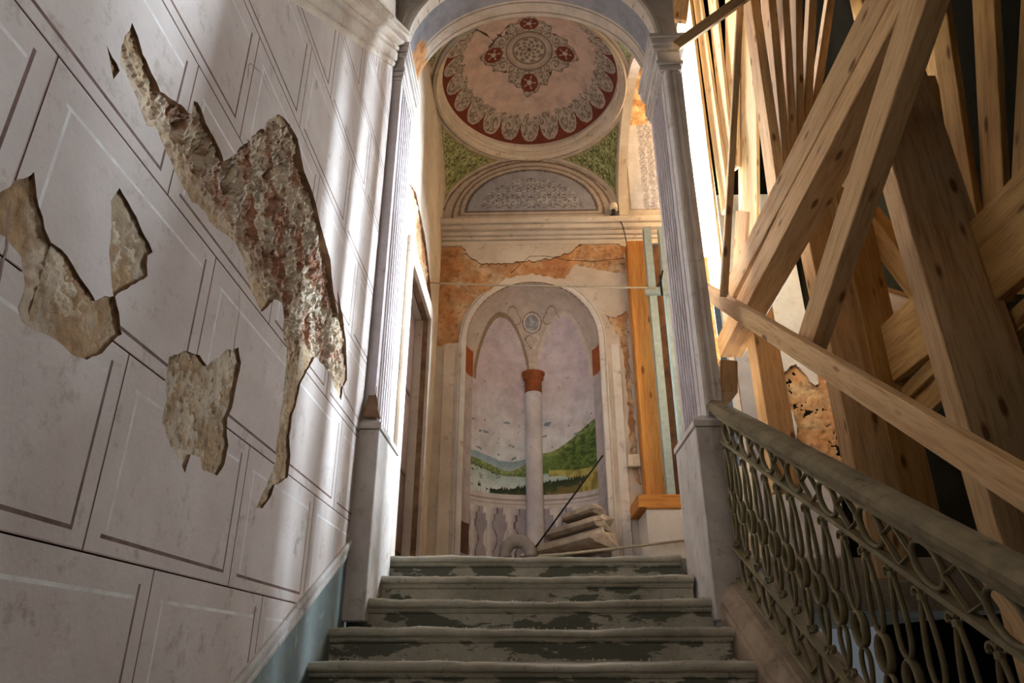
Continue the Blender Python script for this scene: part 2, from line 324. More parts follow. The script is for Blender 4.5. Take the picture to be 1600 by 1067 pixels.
# ------------------------------------------------------------------ main dimensions
LAND = 2.24                      # landing level
NOSE = [(4.86 - .31 * k, 2.24 - .16 * k) for k in range(14)]
XL = -1.05                       # left stair wall
XC = .037                        # axis of the landing bay
YB = 7.0                         # back wall
def slope(y): return 2.24 + (y - 4.86) * .516

# ------------------------------------------------------------------ floors and shell
mb = MB(); mb.box((-1.4, -3, -.2), (3.3, .55, 0)); struct(mb.build('floor', 'step'))
mb = MB(); mb.box((-1.4, 5.05, 1.9), (3.3, 8.0, LAND - .001)); fl = struct(mb.build('floor_landing', 'step'))
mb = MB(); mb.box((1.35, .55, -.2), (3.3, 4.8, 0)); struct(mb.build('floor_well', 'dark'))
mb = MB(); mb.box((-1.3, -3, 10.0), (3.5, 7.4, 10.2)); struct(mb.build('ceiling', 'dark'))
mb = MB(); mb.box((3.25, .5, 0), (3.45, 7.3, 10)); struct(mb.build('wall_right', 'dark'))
mb = MB(); mb.box((1.36, .45, 0), (3.45, .6, 10)); mb.box((1.36, -3, 0), (1.5, .45, 10)); struct(mb.build('light_block_right', 'dark'))  # unseen walls added to shield the timbers from light behind the camera

# ------------------------------------------------------------------ left wall: painted blocks, broken plaster
wl = bpy.data.objects.new('wall_left', None); COL.objects.link(wl); struct(wl)
def mould_low(y): return 2.31 + (y - 4.40) * .485 if True else 0
def corn_low(y): return 4.222 + (y - 2.183) * .81 + .06
HR = [ragged(h, .010, .018, i * 3.1) for i, h in enumerate(HOLES)]
def clip(poly, inside, cut):
    out = []
    for i in range(len(poly)):
        a = poly[i]; b = poly[(i + 1) % len(poly)]; ia, ib = inside(a), inside(b)
        if ia: out.append(a)
        if ia != ib: out.append(cut(a, b))
    return out
def hp(fn):                       # half plane fn(p) >= 0
    def cut(a, b):
        fa, fb = fn(a), fn(b); t = fa / (fa - fb); return (a[0] + (b[0] - a[0]) * t, a[1] + (b[1] - a[1]) * t)
    return lambda P: clip(P, lambda p: fn(p) >= 0, cut)
C1 = hp(lambda p: p[1] - (mould_low(p[0]) + .035)); C2 = hp(lambda p: corn_low(p[0]) - p[1])
C3 = hp(lambda p: p[0] + 1.2); C4 = hp(lambda p: 4.24 - p[0])
def clipall(P):
    for c in (C1, C2, C3, C4):
        if len(P) < 3: return []
        P = c(P)
    return P
def rect(a, b, c, d): return [(a, b), (c, b), (c, d), (a, d)]
placeL = lambda u, v, d: (XL - d, u, v)
H0, PW = .5033, .8735
for k in range(-4, 13):
    z0 = 1.833 + H0 * k; z1 = z0 + H0; off = 1.69 if k % 2 == 0 else 2.04
    for n in range(-5, 5):
        y0 = off + PW * n; y1 = y0 + PW
        g = .0022
        cell = clipall(rect(y0 + g, z0 + g, y1 - g, z1 - g))
        if len(cell) < 3: continue
        i1, i2, t1, t2 = .058, .075, .0105, .010
        st = []
        for R, mi in ((rect(y0, z0, y1, z0 + .006), 3), (rect(y1 - .006, z0, y1, z1), 3),
                      (rect(y0 + i1, z0 + .040, y1 - i1, z0 + .040 + t1), 1), (rect(y1 - i1 - t1, z0 + .040, y1 - i1, z1 - .045), 1),
                      (rect(y0 + i2 - .01, z1 - i2 - t2, y1 - i2, z1 - i2), 2), (rect(y0 + i2, z0 + .06, y0 + i2 + t2, z1 - i2), 2)):
            R = clipall(R)
            if len(R) > 2: st.append((R, mi))
        plate('plaster_block', cell, HR, placeL, .045, ['plaster', 'line_dark', 'line_light', 'line_joint', 'plaster_edge'], wl, st, 4)

# exposed masonry behind the holes
TAN, WHT, RED, DRK, BRN = rgb(186, 158, 124), rgb(222, 208, 188), rgb(166, 104, 72), rgb(74, 48, 36), rgb(138, 104, 78)
def exposed_left(P, deep, seed, tan):
    b = bbox(P); du = b[2] - b[0]; dv = b[3] - b[1]; nu = max(10, int(du / .0085)); nv = max(10, int(dv / .0085)); mb = MB()
    def core(y, z):
        if not deep: return 0
        if inpoly(y, z, CORE):
            return 1
        return 0
    cache = {}
    def cs(y, z):
        s = 0
        for a, c in ((0, 0), (.05, 0), (-.05, 0), (0, .05), (0, -.05), (.09, .05), (-.09, -.05)): s += core(y + a, z + c)
        return s / 7
    def geo(i, j):
        y = b[0] - .02 + (du + .04) * i; z = b[1] - .02 + (dv + .04) * j
        k = cs(y, z); cache[(i, j)] = k
        base = .010 + .004 * fbm(y * 5, z * 5, seed)
        rough = .004 * fbm(y * 40, z * 40, seed) + .002 * fbm(y * 90, z * 90, seed)
        big = fbm(y * 8, z * 3.2, seed + 4, 3); rid = 1 - 2 * abs(noise.noise(Vector((y * 24, z * 8.5, seed))))
        d = base + rough + k * (.036 + .030 * big - .016 * rid + .016 * fbm(y * 46, z * 22, seed + 2) + .006 * fbm(y * 120, z * 90, seed))
        return (XL - max(.003, d), y, z)
    def col(i, j, p):
        y, z = p[1], p[2]; k = cache[(i, j)]
        n1 = fbm(y * 9, z * 6, seed + 20); n2 = fbm(y * 30, z * 26, seed + 31); d = XL - p[0]
        base = mix(tan, mix(tan, WHT, .6), sstep(-.1, .5, n1)); base = mix(base, BRN, sstep(.15, .6, n2) * .55)
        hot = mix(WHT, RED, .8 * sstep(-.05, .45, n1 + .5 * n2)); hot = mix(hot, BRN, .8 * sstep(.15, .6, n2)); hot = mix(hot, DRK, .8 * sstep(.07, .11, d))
        return mix(base, hot, k)
    mb.grid(nu, nv, geo, col)
    return stuff(mb.build('exposed_masonry', 'rubble', wl, not deep))
exposed_left(HR[0], False, 1.3, rgb(176, 142, 104)); exposed_left(HR[1], False, 5.1, rgb(170, 150, 122))
exposed_left(HR[2], True, 9.7, rgb(190, 162, 126)); exposed_left(HR[3], False, 14.2, rgb(206, 190, 166)); exposed_left(HR[4], False, 3.3, rgb(160, 126, 92))
# solid wall behind everything, dado and inclined mouldings
mb = MB(); mb.box((XL - .35, -3, 0), (XL - .16, 4.25, 9)); mb.build('wall_core', 'brickdark', wl)
mb = MB()
mb.sweep([(-.20, 0), (0, 0), (0, 1), (-.20, 1)], [(lambda y: (lambda a, b: (XL + a, y, -.1 if b == 0 else mould_low(y) - .02)))(y) for y in (-1.2, 4.24)])
recalc(mb.build('dado', 'dado', wl))
mb = MB()
pf = [(-.02, -.05), (.012, -.05), (.016, -.03), (.010, -.022), (.018, -.005), (.022, .02), (.012, .034), (-.02, .036)]
mb.sweep(pf, [(lambda y: (lambda a, b: (XL + a, y, mould_low(y) + b)))(y) for y in (-1.2, 4.24)])
recalc(mb.build('inclined_moulding', 'moulding', wl))
mb = MB()
pf = [(-.16, 0), (.012, 0), (.02, .02), (.02, .045), (.0, .048), (.0, .056), (.035, .06), (.035, .15), (.015, .153), (.015, .162), (.05, .166), (.055, .20), (.03, .203), (.03, .212), (.09, .24), (.10, .262), (.07, .265), (.07, .275), (.12, .28), (.12, .33), (.10, .333), (.10, .34), (.14, .345), (.14, .37), (-.16, .37)]
mb.sweep(pf, [(lambda y: (lambda a, b: (XL + a * .8, y, corn_low(y) - .04 + b)))(y) for y in (-1.0, 4.25)])
recalc(mb.build('inclined_cornice', 'cream', wl))
mb = MB(); mb.sweep([(-.16, 0), (-.01, 0), (-.01, 1), (-.16, 1)], [(lambda y: (lambda a, b: (XL + a, y, corn_low(y) + .3 if b == 0 else 9)))(y) for y in (-1.0, 4.25)])
recalc(mb.build('upper_plaster', 'cream', wl))
# cracks in the plaster
def crack(name, pts, r, place, parent, amp=.012, seed=0):
    P = []
    for a, b in zip(pts, pts[1:]):
        n = max(2, int(math.dist(a, b) / .03))
        for i in range(n):
            t = i / n; u = a[0] + (b[0] - a[0]) * t; v = a[1] + (b[1] - a[1]) * t
            P.append((u + amp * fbm(u * 9, v * 9, seed), v + amp * fbm(u * 9, v * 9, seed + 5)))
    P.append(pts[-1]); mb = MB(); vs = []
    for i, (u, v) in enumerate(P):
        a = P[max(0, i - 1)]; b = P[min(len(P) - 1, i + 1)]; dx, dy = b[0] - a[0], b[1] - a[1]; L = math.hypot(dx, dy) or 1
        wd = r * (.5 + abs(noise.noise(Vector((u * 20, v * 20, seed))))) * (1 - .8 * i / len(P))
        vs += [place(u - dy / L * wd, v + dx / L * wd, -.0015), place(u + dy / L * wd, v - dx / L * wd, -.0015)]
    mb.add(vs, [(2 * i, 2 * i + 1, 2 * i + 3, 2 * i + 2) for i in range(len(P) - 1)])
    return mb.build(name, 'groove', parent)
crack('crack', CRACK, .010, placeL, wl)
crack('crack', [(1.18, 2.45), (1.26, 2.05), (1.36, 1.7), (1.45, 1.45), (1.50, 1.2)], .004, placeL, wl, .02, 3)
crack('crack', [(2.02, 3.60), (1.99, 3.66), (2.10, 3.72), (2.25, 3.70)], .004, placeL, wl, .02, 5)
crack('crack', [(2.30, 2.58), (2.27, 2.75), (2.20, 2.95)], .003, placeL, wl, .02, 8)

# ------------------------------------------------------------------ staircase
st = thing('staircase', 'worn grey stone stairs with rounded nosings rising to the landing', 'stairs')
def step_prof(last):
    R = .16
    return [(.36, 0), (.03, 0), (.012, -.004), (.002, -.014), (0, -.026), (.004, -.038), (.016, -.047), (.028, -.049), (.030, -.058),
            (.038, -.072), (.050, -.078), (.050, -R - .004), (.36, -R - .004)]
for k, (y, z) in enumerate(NOSE):
    x0, x1 = (-.945, .985) if k < 2 else (XL, 1.03)
    if k == 0: x0, x1 = -.94, .985
    pf = step_prof(k); nx = 60; mb = MB(); cols = []
    fr = []
    for i in range(nx + 1):
        x = x0 + (x1 - x0) * i / nx
        wear = -.014 * math.exp(-((x - .2) / .5) ** 2) + .011 * fbm(x * 3, k * 7.3, 0, 3) + .005 * fbm(x * 14, k * 3.1, 2, 3)
        wy = .006 * fbm(x * 4, k * 5.1, 4, 3)
        fr.append((lambda x, wear, wy: (lambda a, b: (x, y + a + (wy if a < .1 else 0), z + b + (wear * max(0, 1 + b / .06) if a < .32 else 0))))(x, wear, wy))
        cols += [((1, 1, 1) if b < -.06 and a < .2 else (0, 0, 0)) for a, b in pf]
    mb.sweep(pf, fr); mb.c = cols
    recalc(mb.build('step', 'step', st))
# moulded stone curb under the balustrade
mb = MB()
pf = [(.0, -.35), (0, -.02), (.012, 0), (.012, .02), (.022, .028), (.05, .075), (.055, .09), (.07, .094), (.075, .11), (.33, .11), (.33, -.35)]
mb.sweep([(a, b) for a, b in pf], [(lambda y: (lambda a, b: (1.03 + a, y, slope(y) + b)))(y) for y in (.4, 4.19)])
recalc(mb.build('curb', 'curb', st))
# debris on the treads
mb = MB()
for i in range(420):
    k = random.choice([1, 2, 2, 3, 3, 4, 4]); y, z = NOSE[k]; x = random.uniform(-1.0, 1.0) if random.random() < .6 else random.gauss(-.85, .08)
    if k < 2: x = max(-.92, min(.96, x))
    x = max(-1.03, min(1.01, x)); r = random.uniform(.003, .010) * (1.8 if random.random() < .05 else 1)
    yy = y + random.uniform(.20, .33); c = Vector((x, yy, z + r * .3))
    vs = [c + Vector((random.uniform(-r, r), random.uniform(-r, r), s * r * random.uniform(.4, 1))) for s in (-1, -1, -1, 1, 1, 1)]
    mb.add(vs, [(0, 1, 2), (3, 4, 5), (0, 1, 4, 3), (1, 2, 5, 4), (2, 0, 3, 5)])
o = stuff(mb.build('plaster_crumbs', 'marble')); tag(o, 'pale plaster crumbs scattered along the backs of the stair treads', 'debris')

# ------------------------------------------------------------------ front piers and arch
YF, YA = 4.25, 4.80
pr = bpy.data.objects.new('wall_front_arch', None); COL.objects.link(pr); struct(pr)
def fluted(side):
    """reveal face fluted pilaster, side -1 left / +1 right"""
    xr = -.985 if side < 0 else 1.065
    mb = MB(); n = 6; y0, y1 = YF + .02, YA - .02
    pf = [(YF, 0)]
    wf = (y1 - y0 - .08) / n
    for i in range(n):
        a = y0 + .04 + i * wf
        pf += [(a + wf * .14, 0), (a + wf * .24, .026), (a + wf * .5, .036), (a + wf * .76, .026), (a + wf * .86, 0)]
    pf += [(YA, 0), (YA, .145), (YF, .145)]
    if side > 0: pf = pf
    zt = 6.02
    mb.sweep(pf, [(lambda z: (lambda a, b: (xr + side * b, a, z)))(z) for z in (2.96, zt)])
    return recalc(mb.build('fluted_pilaster', 'flute', pr))
fluted(-1); fluted(1)
def boxstack(name, side, xr, levels, mat, ylo=YF, yhi=YA, dep=.30):
    mb = MB()
    for z0, z1, p in levels:
        x0, x1 = (xr - dep, xr + p) if side < 0 else (xr - p, xr + dep + p)
        mb.box((x0, ylo - p, z0), (x1, yhi, z1), 0, .004)
    return mb.build(name, mat, pr)
CAP = [(5.78, 5.81, .015), (5.81, 5.86, .03), (5.86, 5.90, .045), (5.90, 6.0, .03), (6.0, 6.04, .06), (6.04, 6.10, .075), (6.10, 6.14, .09)]
boxstack('capital', 1, 1.065, CAP, 'pier', dep=.12); boxstack('capital', -1, -.985, [(a, b, c * .6) for a, b, c in CAP], 'pier')
# pedestals with sloped weathered top
for side, xr in ((-1, -.925), (1, 1.005)):
    mb = MB(); zb = 1.80
    xo = -1.06 if side < 0 else 1.235
    xs = sorted((xr, xo))
    mb.box((xs[0], YF - .07, zb), (xs[1], YA + .02, 2.90), 0, .006)
    mb.build('pedestal', 'pier', pr)
    mb = MB()
    xi, xp = (xr + .012, xr - .05) if side < 0 else (xr - .012, xr + .05)
    xo2 = xo
    vs = [(xi, YF - .085, 2.90), (xo2, YF - .085, 2.90), (xo2, YA + .02, 2.90), (xi, YA + .02, 2.90), (xi, YF - .085, 2.935), (xo2, YF - .085, 2.935), (xo2, YA + .02, 2.935), (xi, YA + .02, 2.935),
          (xp, YF - .02, 2.985), (xo2, YF - .02, 2.985), (xo2, YA, 2.985), (xp, YA, 2.985)]
    mb.add(vs, [(3, 2, 1, 0), (0, 1, 5, 4), (1, 2, 6, 5), (2, 3, 7, 6), (3, 0, 4, 7), (4, 5, 9, 8), (5, 6, 10, 9), (6, 7, 11, 10), (7, 4, 8, 11), (8, 9, 10, 11)])
    recalc(mb.build('pedestal_cap', 'pier', pr))
mb = MB(); n = 9
mb.sweep([(-.03, 0), (.04, 0), (.04, 1), (.0, 1)], [(lambda i: (lambda a, b: (-1.035 + (a + .03) * (1.5 - i / n) + .012 * fbm(i * .7, a * 9, b), YF - .07 + .012 * i + .05 * b + .01 * fbm(i * .9, b, a * 7), 2.98 + .26 * i / n * (1 - .3 * b))))(i) for i in range(n + 1)])
recalc(mb.build('broken_plaster', 'plaster_edge', pr))
# engaged shaft on the front of the right pier: rounded shaft between two fillets
mb = MB()
pf = [(1.070, -.004), (1.076, -.018), (1.088, -.034), (1.105, -.040), (1.124, -.034), (1.134, -.016), (1.142, -.010), (1.150, -.022), (1.162, -.026), (1.174, -.018), (1.180, -.006), (1.205, -.006), (1.205, .1), (1.070, .1)]
mb.sweep(pf, [(lambda z: (lambda a, b: (a, YF + b, z)))(z) for z in (2.98, 5.80)])
recalc(mb.build('engaged_shaft', 'white', pr))
# arch: spandrel wall + soffit band with mouldings
AX, AZ, RX, RZ = .04, 6.16, 1.02, .92
def archpt(a, rx=RX, rz=RZ): return (AX - rx * math.cos(a), AZ + rz * math.sin(a))
arc = [archpt(math.pi * i / 40) for i in range(41)]
outer = [(-1.25, 6.14), (-1.25, 10), (1.215, 10), (1.215, 6.14)] + arc[::-1][:0]
outer = [(-1.25, 10), (-1.25, 6.14)] + [arc[0]] + arc[1:] + [(1.215, 6.14), (1.215, 10)]
plate('spandrel', outer, [], lambda u, v, d: (u, YF + d, v), .12, ['cream'], pr)
SOFC = {}
def soffit(i, j):
    a = math.pi * i; x, z = archpt(a); return (x, YF + (YA - YF) * j, z)
BLU, CRM, PINK, LBRN, GRN = rgb(142, 140, 146), rgb(194, 180, 166), rgb(196, 172, 162), rgb(120, 100, 88), rgb(128, 132, 82)
def sofcol(i, j, p):
    if j < .12 or j > .74: c = CRM
    elif .15 < j < .18 or .70 < j < .73: c = LBRN
    elif .20 < j < .68: c = BLU
    else: c = CRM
    if j > .90 and j < .93: c = LBRN
    if i < .13 + .03 * fbm(p[1] * 12, p[2] * 12, 3) and j > .45 + .12 * fbm(p[2] * 9, 1, 5): c = mix(rgb(206, 152, 104), rgb(168, 112, 72), sstep(-.2, .4, fbm(p[1] * 20, p[2] * 20, 8)))
    return c
mb = MB(); mb.grid(60, 50, soffit, sofcol); mb.build('arch_soffit', 'paint', pr, True)
mb = MB(); n = 40                                             # moulded edge of the arch towards the camera
pf = [(-.02, .02), (-.02, -.02), (.0, -.035), (.03, -.035), (.045, -.02), (.07, -.02), (.07, .02)]
mb.sweep(pf, [(lambda a: (lambda p, q: (AX - (RX + p) * math.cos(a), YF + q, AZ + (RZ + p) * math.sin(a))))(math.pi * i / n) for i in range(n + 1)])
recalc(mb.build('archivolt', 'cream', pr))

# ------------------------------------------------------------------ landing bay: vault with dome
BX, BYC, SX, SY = .037, 5.90, 1.037, 1.10
ZS, RISE = 6.32, .87
vb = bpy.data.objects.new('ceiling_vault', None); COL.objects.link(vb); struct(vb)
def vz(s, t): return ZS + RISE * math.sqrt(max(0, 2 - s * s - t * t))
def scroll(u, v, f=1.0):          # curling scrollwork, -1..1
    u, v = u + .022 * noise.noise(Vector((u * 13, v * 13, 3))), v + .022 * noise.noise(Vector((u * 13, v * 13, 8)))
    c = .085 / f; i = math.floor(u / c); j = math.floor(v / c + .5 * (i % 2))
    x = u / c - i - .5; y = v / c + .5 * (i % 2) - j - .5; d = 1 if (i + j) % 2 else -1
    r = math.hypot(x, y)
    k = math.sin(d * math.atan2(y, x) + 15 * r)
    if r > .5: k = .6 * math.sin(60 * u * f + 3 * math.sin(40 * v * f)) * math.sin(55 * v * f)
    return k
GREEN, LGREEN, DGREEN = rgb(126, 134, 84), rgb(176, 176, 130), rgb(84, 90, 52)
def pend(i, j):
    ph = 2 * math.pi * i; c, s = math.cos(ph), math.sin(ph); q = 1 / max(abs(c), abs(s)); r = 1 + (q - 1) * j
    return (BX + SX * c * r, BYC + SY * s * r, vz(c * r, s * r), c * r, s * r, r)
def pendcol(i, j, p):
    s, t, r = p[3], p[4], p[5]; m = max(abs(s), abs(t)); x, y = p[0], p[1]
    c = CRM
    if r > 1.055 and m < .965:
        k = scroll(s * 1.4, t * 1.4, 1.0); c = GREEN
        if k > .25: c = LGREEN
        elif k < -.35: c = DGREEN
    elif r > 1.04 and m < .975: c = rgb(150, 134, 100)
    return c
mb = MB(); mb.grid(640, 34, pend, pendcol); mb.build('pendentives', 'paint', vb, True)
# moulded ring
mb = MB(); n = 96
pf = [(1.005, .0), (1.0, -.035), (.985, -.045), (.975, -.02), (.968, -.02), (.965, -.042), (.955, -.03), (.945, -.005), (.948, .005), (.935, .01), (.928, .04), (.935, .055), (.918, .062), (.908, .09), (.915, .15), (1.005, .15)]
mb.sweep(pf, [(lambda a: (lambda r, z: (BX + SX * r * math.cos(a), BYC + SY * r * math.sin(a), ZS + RISE + z)))(2 * math.pi * i / n) for i in range(n)], loop=True)
recalc(mb.build('dome_ring', 'cream', vb, False))
# shallow painted dome
DZ = ZS + RISE + .13
RR, RH = .92, .50
SCR_D, SCR_L, REDD = rgb(122, 108, 100), rgb(178, 166, 156), rgb(112, 52, 40)
def domept(i, j):
    a = 2 * math.pi * i; r = j; z = DZ + RH * (math.sqrt(max(0, 1.25 ** 2 - r * r)) - .75) / .5
    return (BX + SX * RR * r * math.cos(a), BYC + SY * RR * r * math.sin(a), z)
def domecol(i, j, p):
    a = 2 * math.pi * i; r = j; x, y = r * math.cos(a), r * math.sin(a)
    c = PINK
    if r > .735:                                              # scalloped border
        n = 22; ph = (a * n / (2 * math.pi)) % 1 - .5
        k = scroll(a * .62, r * .62, 1.35)
        lobe = math.hypot(ph * 2 * math.pi / n * .92 / .122, (r - .845) / .128)
        c = SCR_L if k > .15 else (SCR_D if k < -.45 else rgb(150, 138, 128))
        if r > .845 and lobe > 1: c = REDD
        elif r > .985: c = REDD
        elif r > .845 and lobe > .90: c = SCR_L
        elif r < .79 and fbm(x * 16, y * 16, 2) + (r - .76) * 14 < 0: c = PINK
    # medallion
    mx, my = x / 1.28, y / 1.28; mr = r / 1.28; th = math.atan2(my, mx)
    lim = .37 + .055 * math.cos(4 * th) + .018 * math.cos(12 * th) + .012 * math.sin(24 * th)
    if mr < lim:
        k = scroll(abs(mx) * 1.0, abs(my) * 1.0, 1.25)
        c = SCR_L if k > .1 else (SCR_D if k < -.35 else rgb(156, 142, 132))
        if mr > lim - .012: c = SCR_D
        for u, v in ((.325, 0), (-.325, 0), (0, .325), (0, -.325)):
            d = math.hypot(mx - u, my - v)
            if d < .082: c = REDD
            if d < .022 or (d < .06 and abs(math.sin(2.5 * math.atan2(my - v, mx - u))) < .25): c = SCR_L
        for u, v in ((.225, .225), (-.225, .225), (.225, -.225), (-.225, -.225)):
            if abs(mx - u) + abs(my - v) < .04: c = rgb(70, 66, 58)
    if mr < .215:
        c = rgb(168, 152, 142)
        if mr > .198 or .14 < mr < .152: c = SCR_D
        elif mr > .165 and mr < .172: c = SCR_L
        if mr < .135:
            c = SCR_L if math.sin(th * 8 + 30 * mr) * math.sin(mr * 90) > -.1 else SCR_D
        if mr < .015: c = rgb(60, 50, 44)
    # old cracks
    for (ax, ay, bx, by) in ((-.62, -.62, -.40, -.20), (-.46, -.12, -.22, -.42), (-.36, -.30, -.24, -.18)):
        L = math.hypot(bx - ax, by - ay); u = ((x - ax) * (bx - ax) + (-y - ay) * 0) / L
        tt = ((x - ax) * (bx - ax) + (y + ay * 0 - ay) * (by - ay)) / L / L
        if 0 <= tt <= 1:
            dd = abs((x - ax) * (by - ay) - (y - ay) * (bx - ax)) / L + .012 * fbm(x * 9, y * 9, 7)
            if abs(dd) < .007: c = rgb(70, 52, 44)
    return c
mb = MB(); mb.grid(560, 150, domept, domecol); mb.build('dome', 'paint', vb, True)

def vcrack(pts, r, seed):
    mb = MB(); P = [Vector(p) + Vector((.012 * fbm(p[0] * 9, p[2] * 9, seed), 0, .014 * fbm(p[0] * 11, p[2] * 7, seed + 3))) for p in pts]
    mb.tube(P, [r * (.4 + abs(noise.noise(p * 13))) for p in P], 5); return mb.build('crack', 'groove', vb)
vcrack([(BX + SX * u, 6.992, ZS + RISE * math.sqrt(max(0, 1 - u * u)) - .02) for u in [-.985 + .033 * i for i in range(30)]], .016, 3)
vcrack([(BX + SX * u, 6.985, ZS + RISE * math.sqrt(max(0, 1 - u * u)) - .05) for u in [.30 + .034 * i for i in range(18)]], .010, 9)
vcrack([(BX + .98 * SX * math.cos(a), BYC + .985 * SY * math.sin(a) + 0, ZS + RISE - .045) for a in [math.radians(100 - 3 * i) for i in range(16)]], .010, 6)
# lunette wall over the niche
wb = bpy.data.objects.new('wall_back', None); COL.objects.link(wb); struct(wb)
def lun(i, j): return (-1.02 + 2.16 * i, YB - .003, 6.18 + 1.05 * j)
def luncol(i, j, p):
    x = (p[0] - .055) / 1.0; z = (p[2] - 6.33) / .86
    c = CRM; r = math.hypot(x, z)
    px, pz = (p[0] - .045) / .79, (p[2] - 6.41) / .62
    q = math.hypot(px, pz)
    if pz > 0 and q < 1:
        c = rgb(164, 162, 170)
        if q > .955 or pz < .035: c = rgb(112, 98, 92)
        elif q < .78 and pz > .09:
            k = scroll(abs(px) * .9, pz * .62, 1.25)
            if k > .2: c = rgb(186, 182, 184)
            elif k < -.3: c = rgb(112, 108, 116)
    elif pz > -.07 and q < 1.09 and (q > 1.055 or pz < -.04): c = rgb(140, 120, 104)
    if .93 < r < .955 and z > 0: c = rgb(130, 108, 92)
    return c
mb = MB(); mb.grid(200, 96, lun, luncol); mb.build('lunette', 'paint', wb)

# ------------------------------------------------------------------ niche wall
NX, NR, NZ, ND = .037, .715, 4.76, .52
niche_out = [(NX - NR, LAND - .1), (NX - NR, NZ)] + [(NX - NR * math.cos(math.pi * i / 36), NZ + .72 * math.sin(math.pi * i / 36)) for i in range(1, 36)] + [(NX + NR, NZ), (NX + NR, LAND - .1)]
PR = [ragged(p, .026, .02, 40 + 7 * i) for i, p in enumerate(PATCH)]
placeB = lambda u, v, d: (u, YB + d, v)
plate('niche_wall', [(-1.02, LAND - .02), (1.16, LAND - .02), (1.16, 5.97), (-1.02, 5.97)], [niche_out] + PR, placeB, .05, ['cream', 'plaster_edge'], wb, (), 1)
TB, TB2 = rgb(206, 156, 110), rgb(150, 96, 58)
def exposed_back(b, seed, place, cut, parent, depth=.02, tone=1.0):
    mb = MB(); du, dv = b[2] - b[0], b[3] - b[1]
    def geo(i, j):
        u = b[0] + du * i; v = b[1] + dv * j
        row = math.floor(v / .085); br = (u / .27 + (row % 2) * .5) % 1; mo = min((v / .085) % 1, 1 - (v / .085) % 1) * .085; mo2 = min(br, 1 - br) * .27
        m = min(mo, mo2); j_ = 1 - sstep(0, .014, m + .006 * fbm(u * 20, v * 20, seed))
        d = depth + .018 * fbm(u * 6, v * 7, seed) + .010 * fbm(u * 24, v * 30, seed + 2) + .005 * fbm(u * 70, v * 70, seed) + .008 * j_ * max(0, fbm(u * 2, v * 2, seed + 7) + .3)
        p = place(u, v, max(.004, d)); return (*p, u, v, j_)
    def col(i, j, p):
        u, v, j_ = p[3:]; n1 = fbm(u * 4, v * 4, seed + 3); n2 = fbm(u * 22, v * 22, seed + 8)
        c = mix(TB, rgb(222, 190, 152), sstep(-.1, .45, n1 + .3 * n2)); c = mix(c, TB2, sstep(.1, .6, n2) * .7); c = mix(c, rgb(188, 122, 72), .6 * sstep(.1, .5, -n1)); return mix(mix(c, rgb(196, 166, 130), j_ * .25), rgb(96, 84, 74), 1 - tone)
    mb.grid(max(8, int(du / .016)), max(8, int(dv / .016)), geo, col, (lambda i, j: not inpoly(b[0] + du * i, b[1] + dv * j, cut)) if cut else None)
    return stuff(mb.build('exposed_brickwork', 'rubble', parent, True))
nb = [(NX + (x - NX) * 1.012, z + .006) for x, z in niche_out]
for P, s in zip(PR, (2.2, 8.8)):
    b = bbox(P); exposed_back((b[0] - .02, b[1] - .02, b[2] + .02, b[3] + .02), s, placeB, nb, wb)
mb = MB(); mb.box((-1.2, YB + .62, 1.9), (1.5, YB + .8, 9)); mb.build('wall_core', 'brickdark', wb)
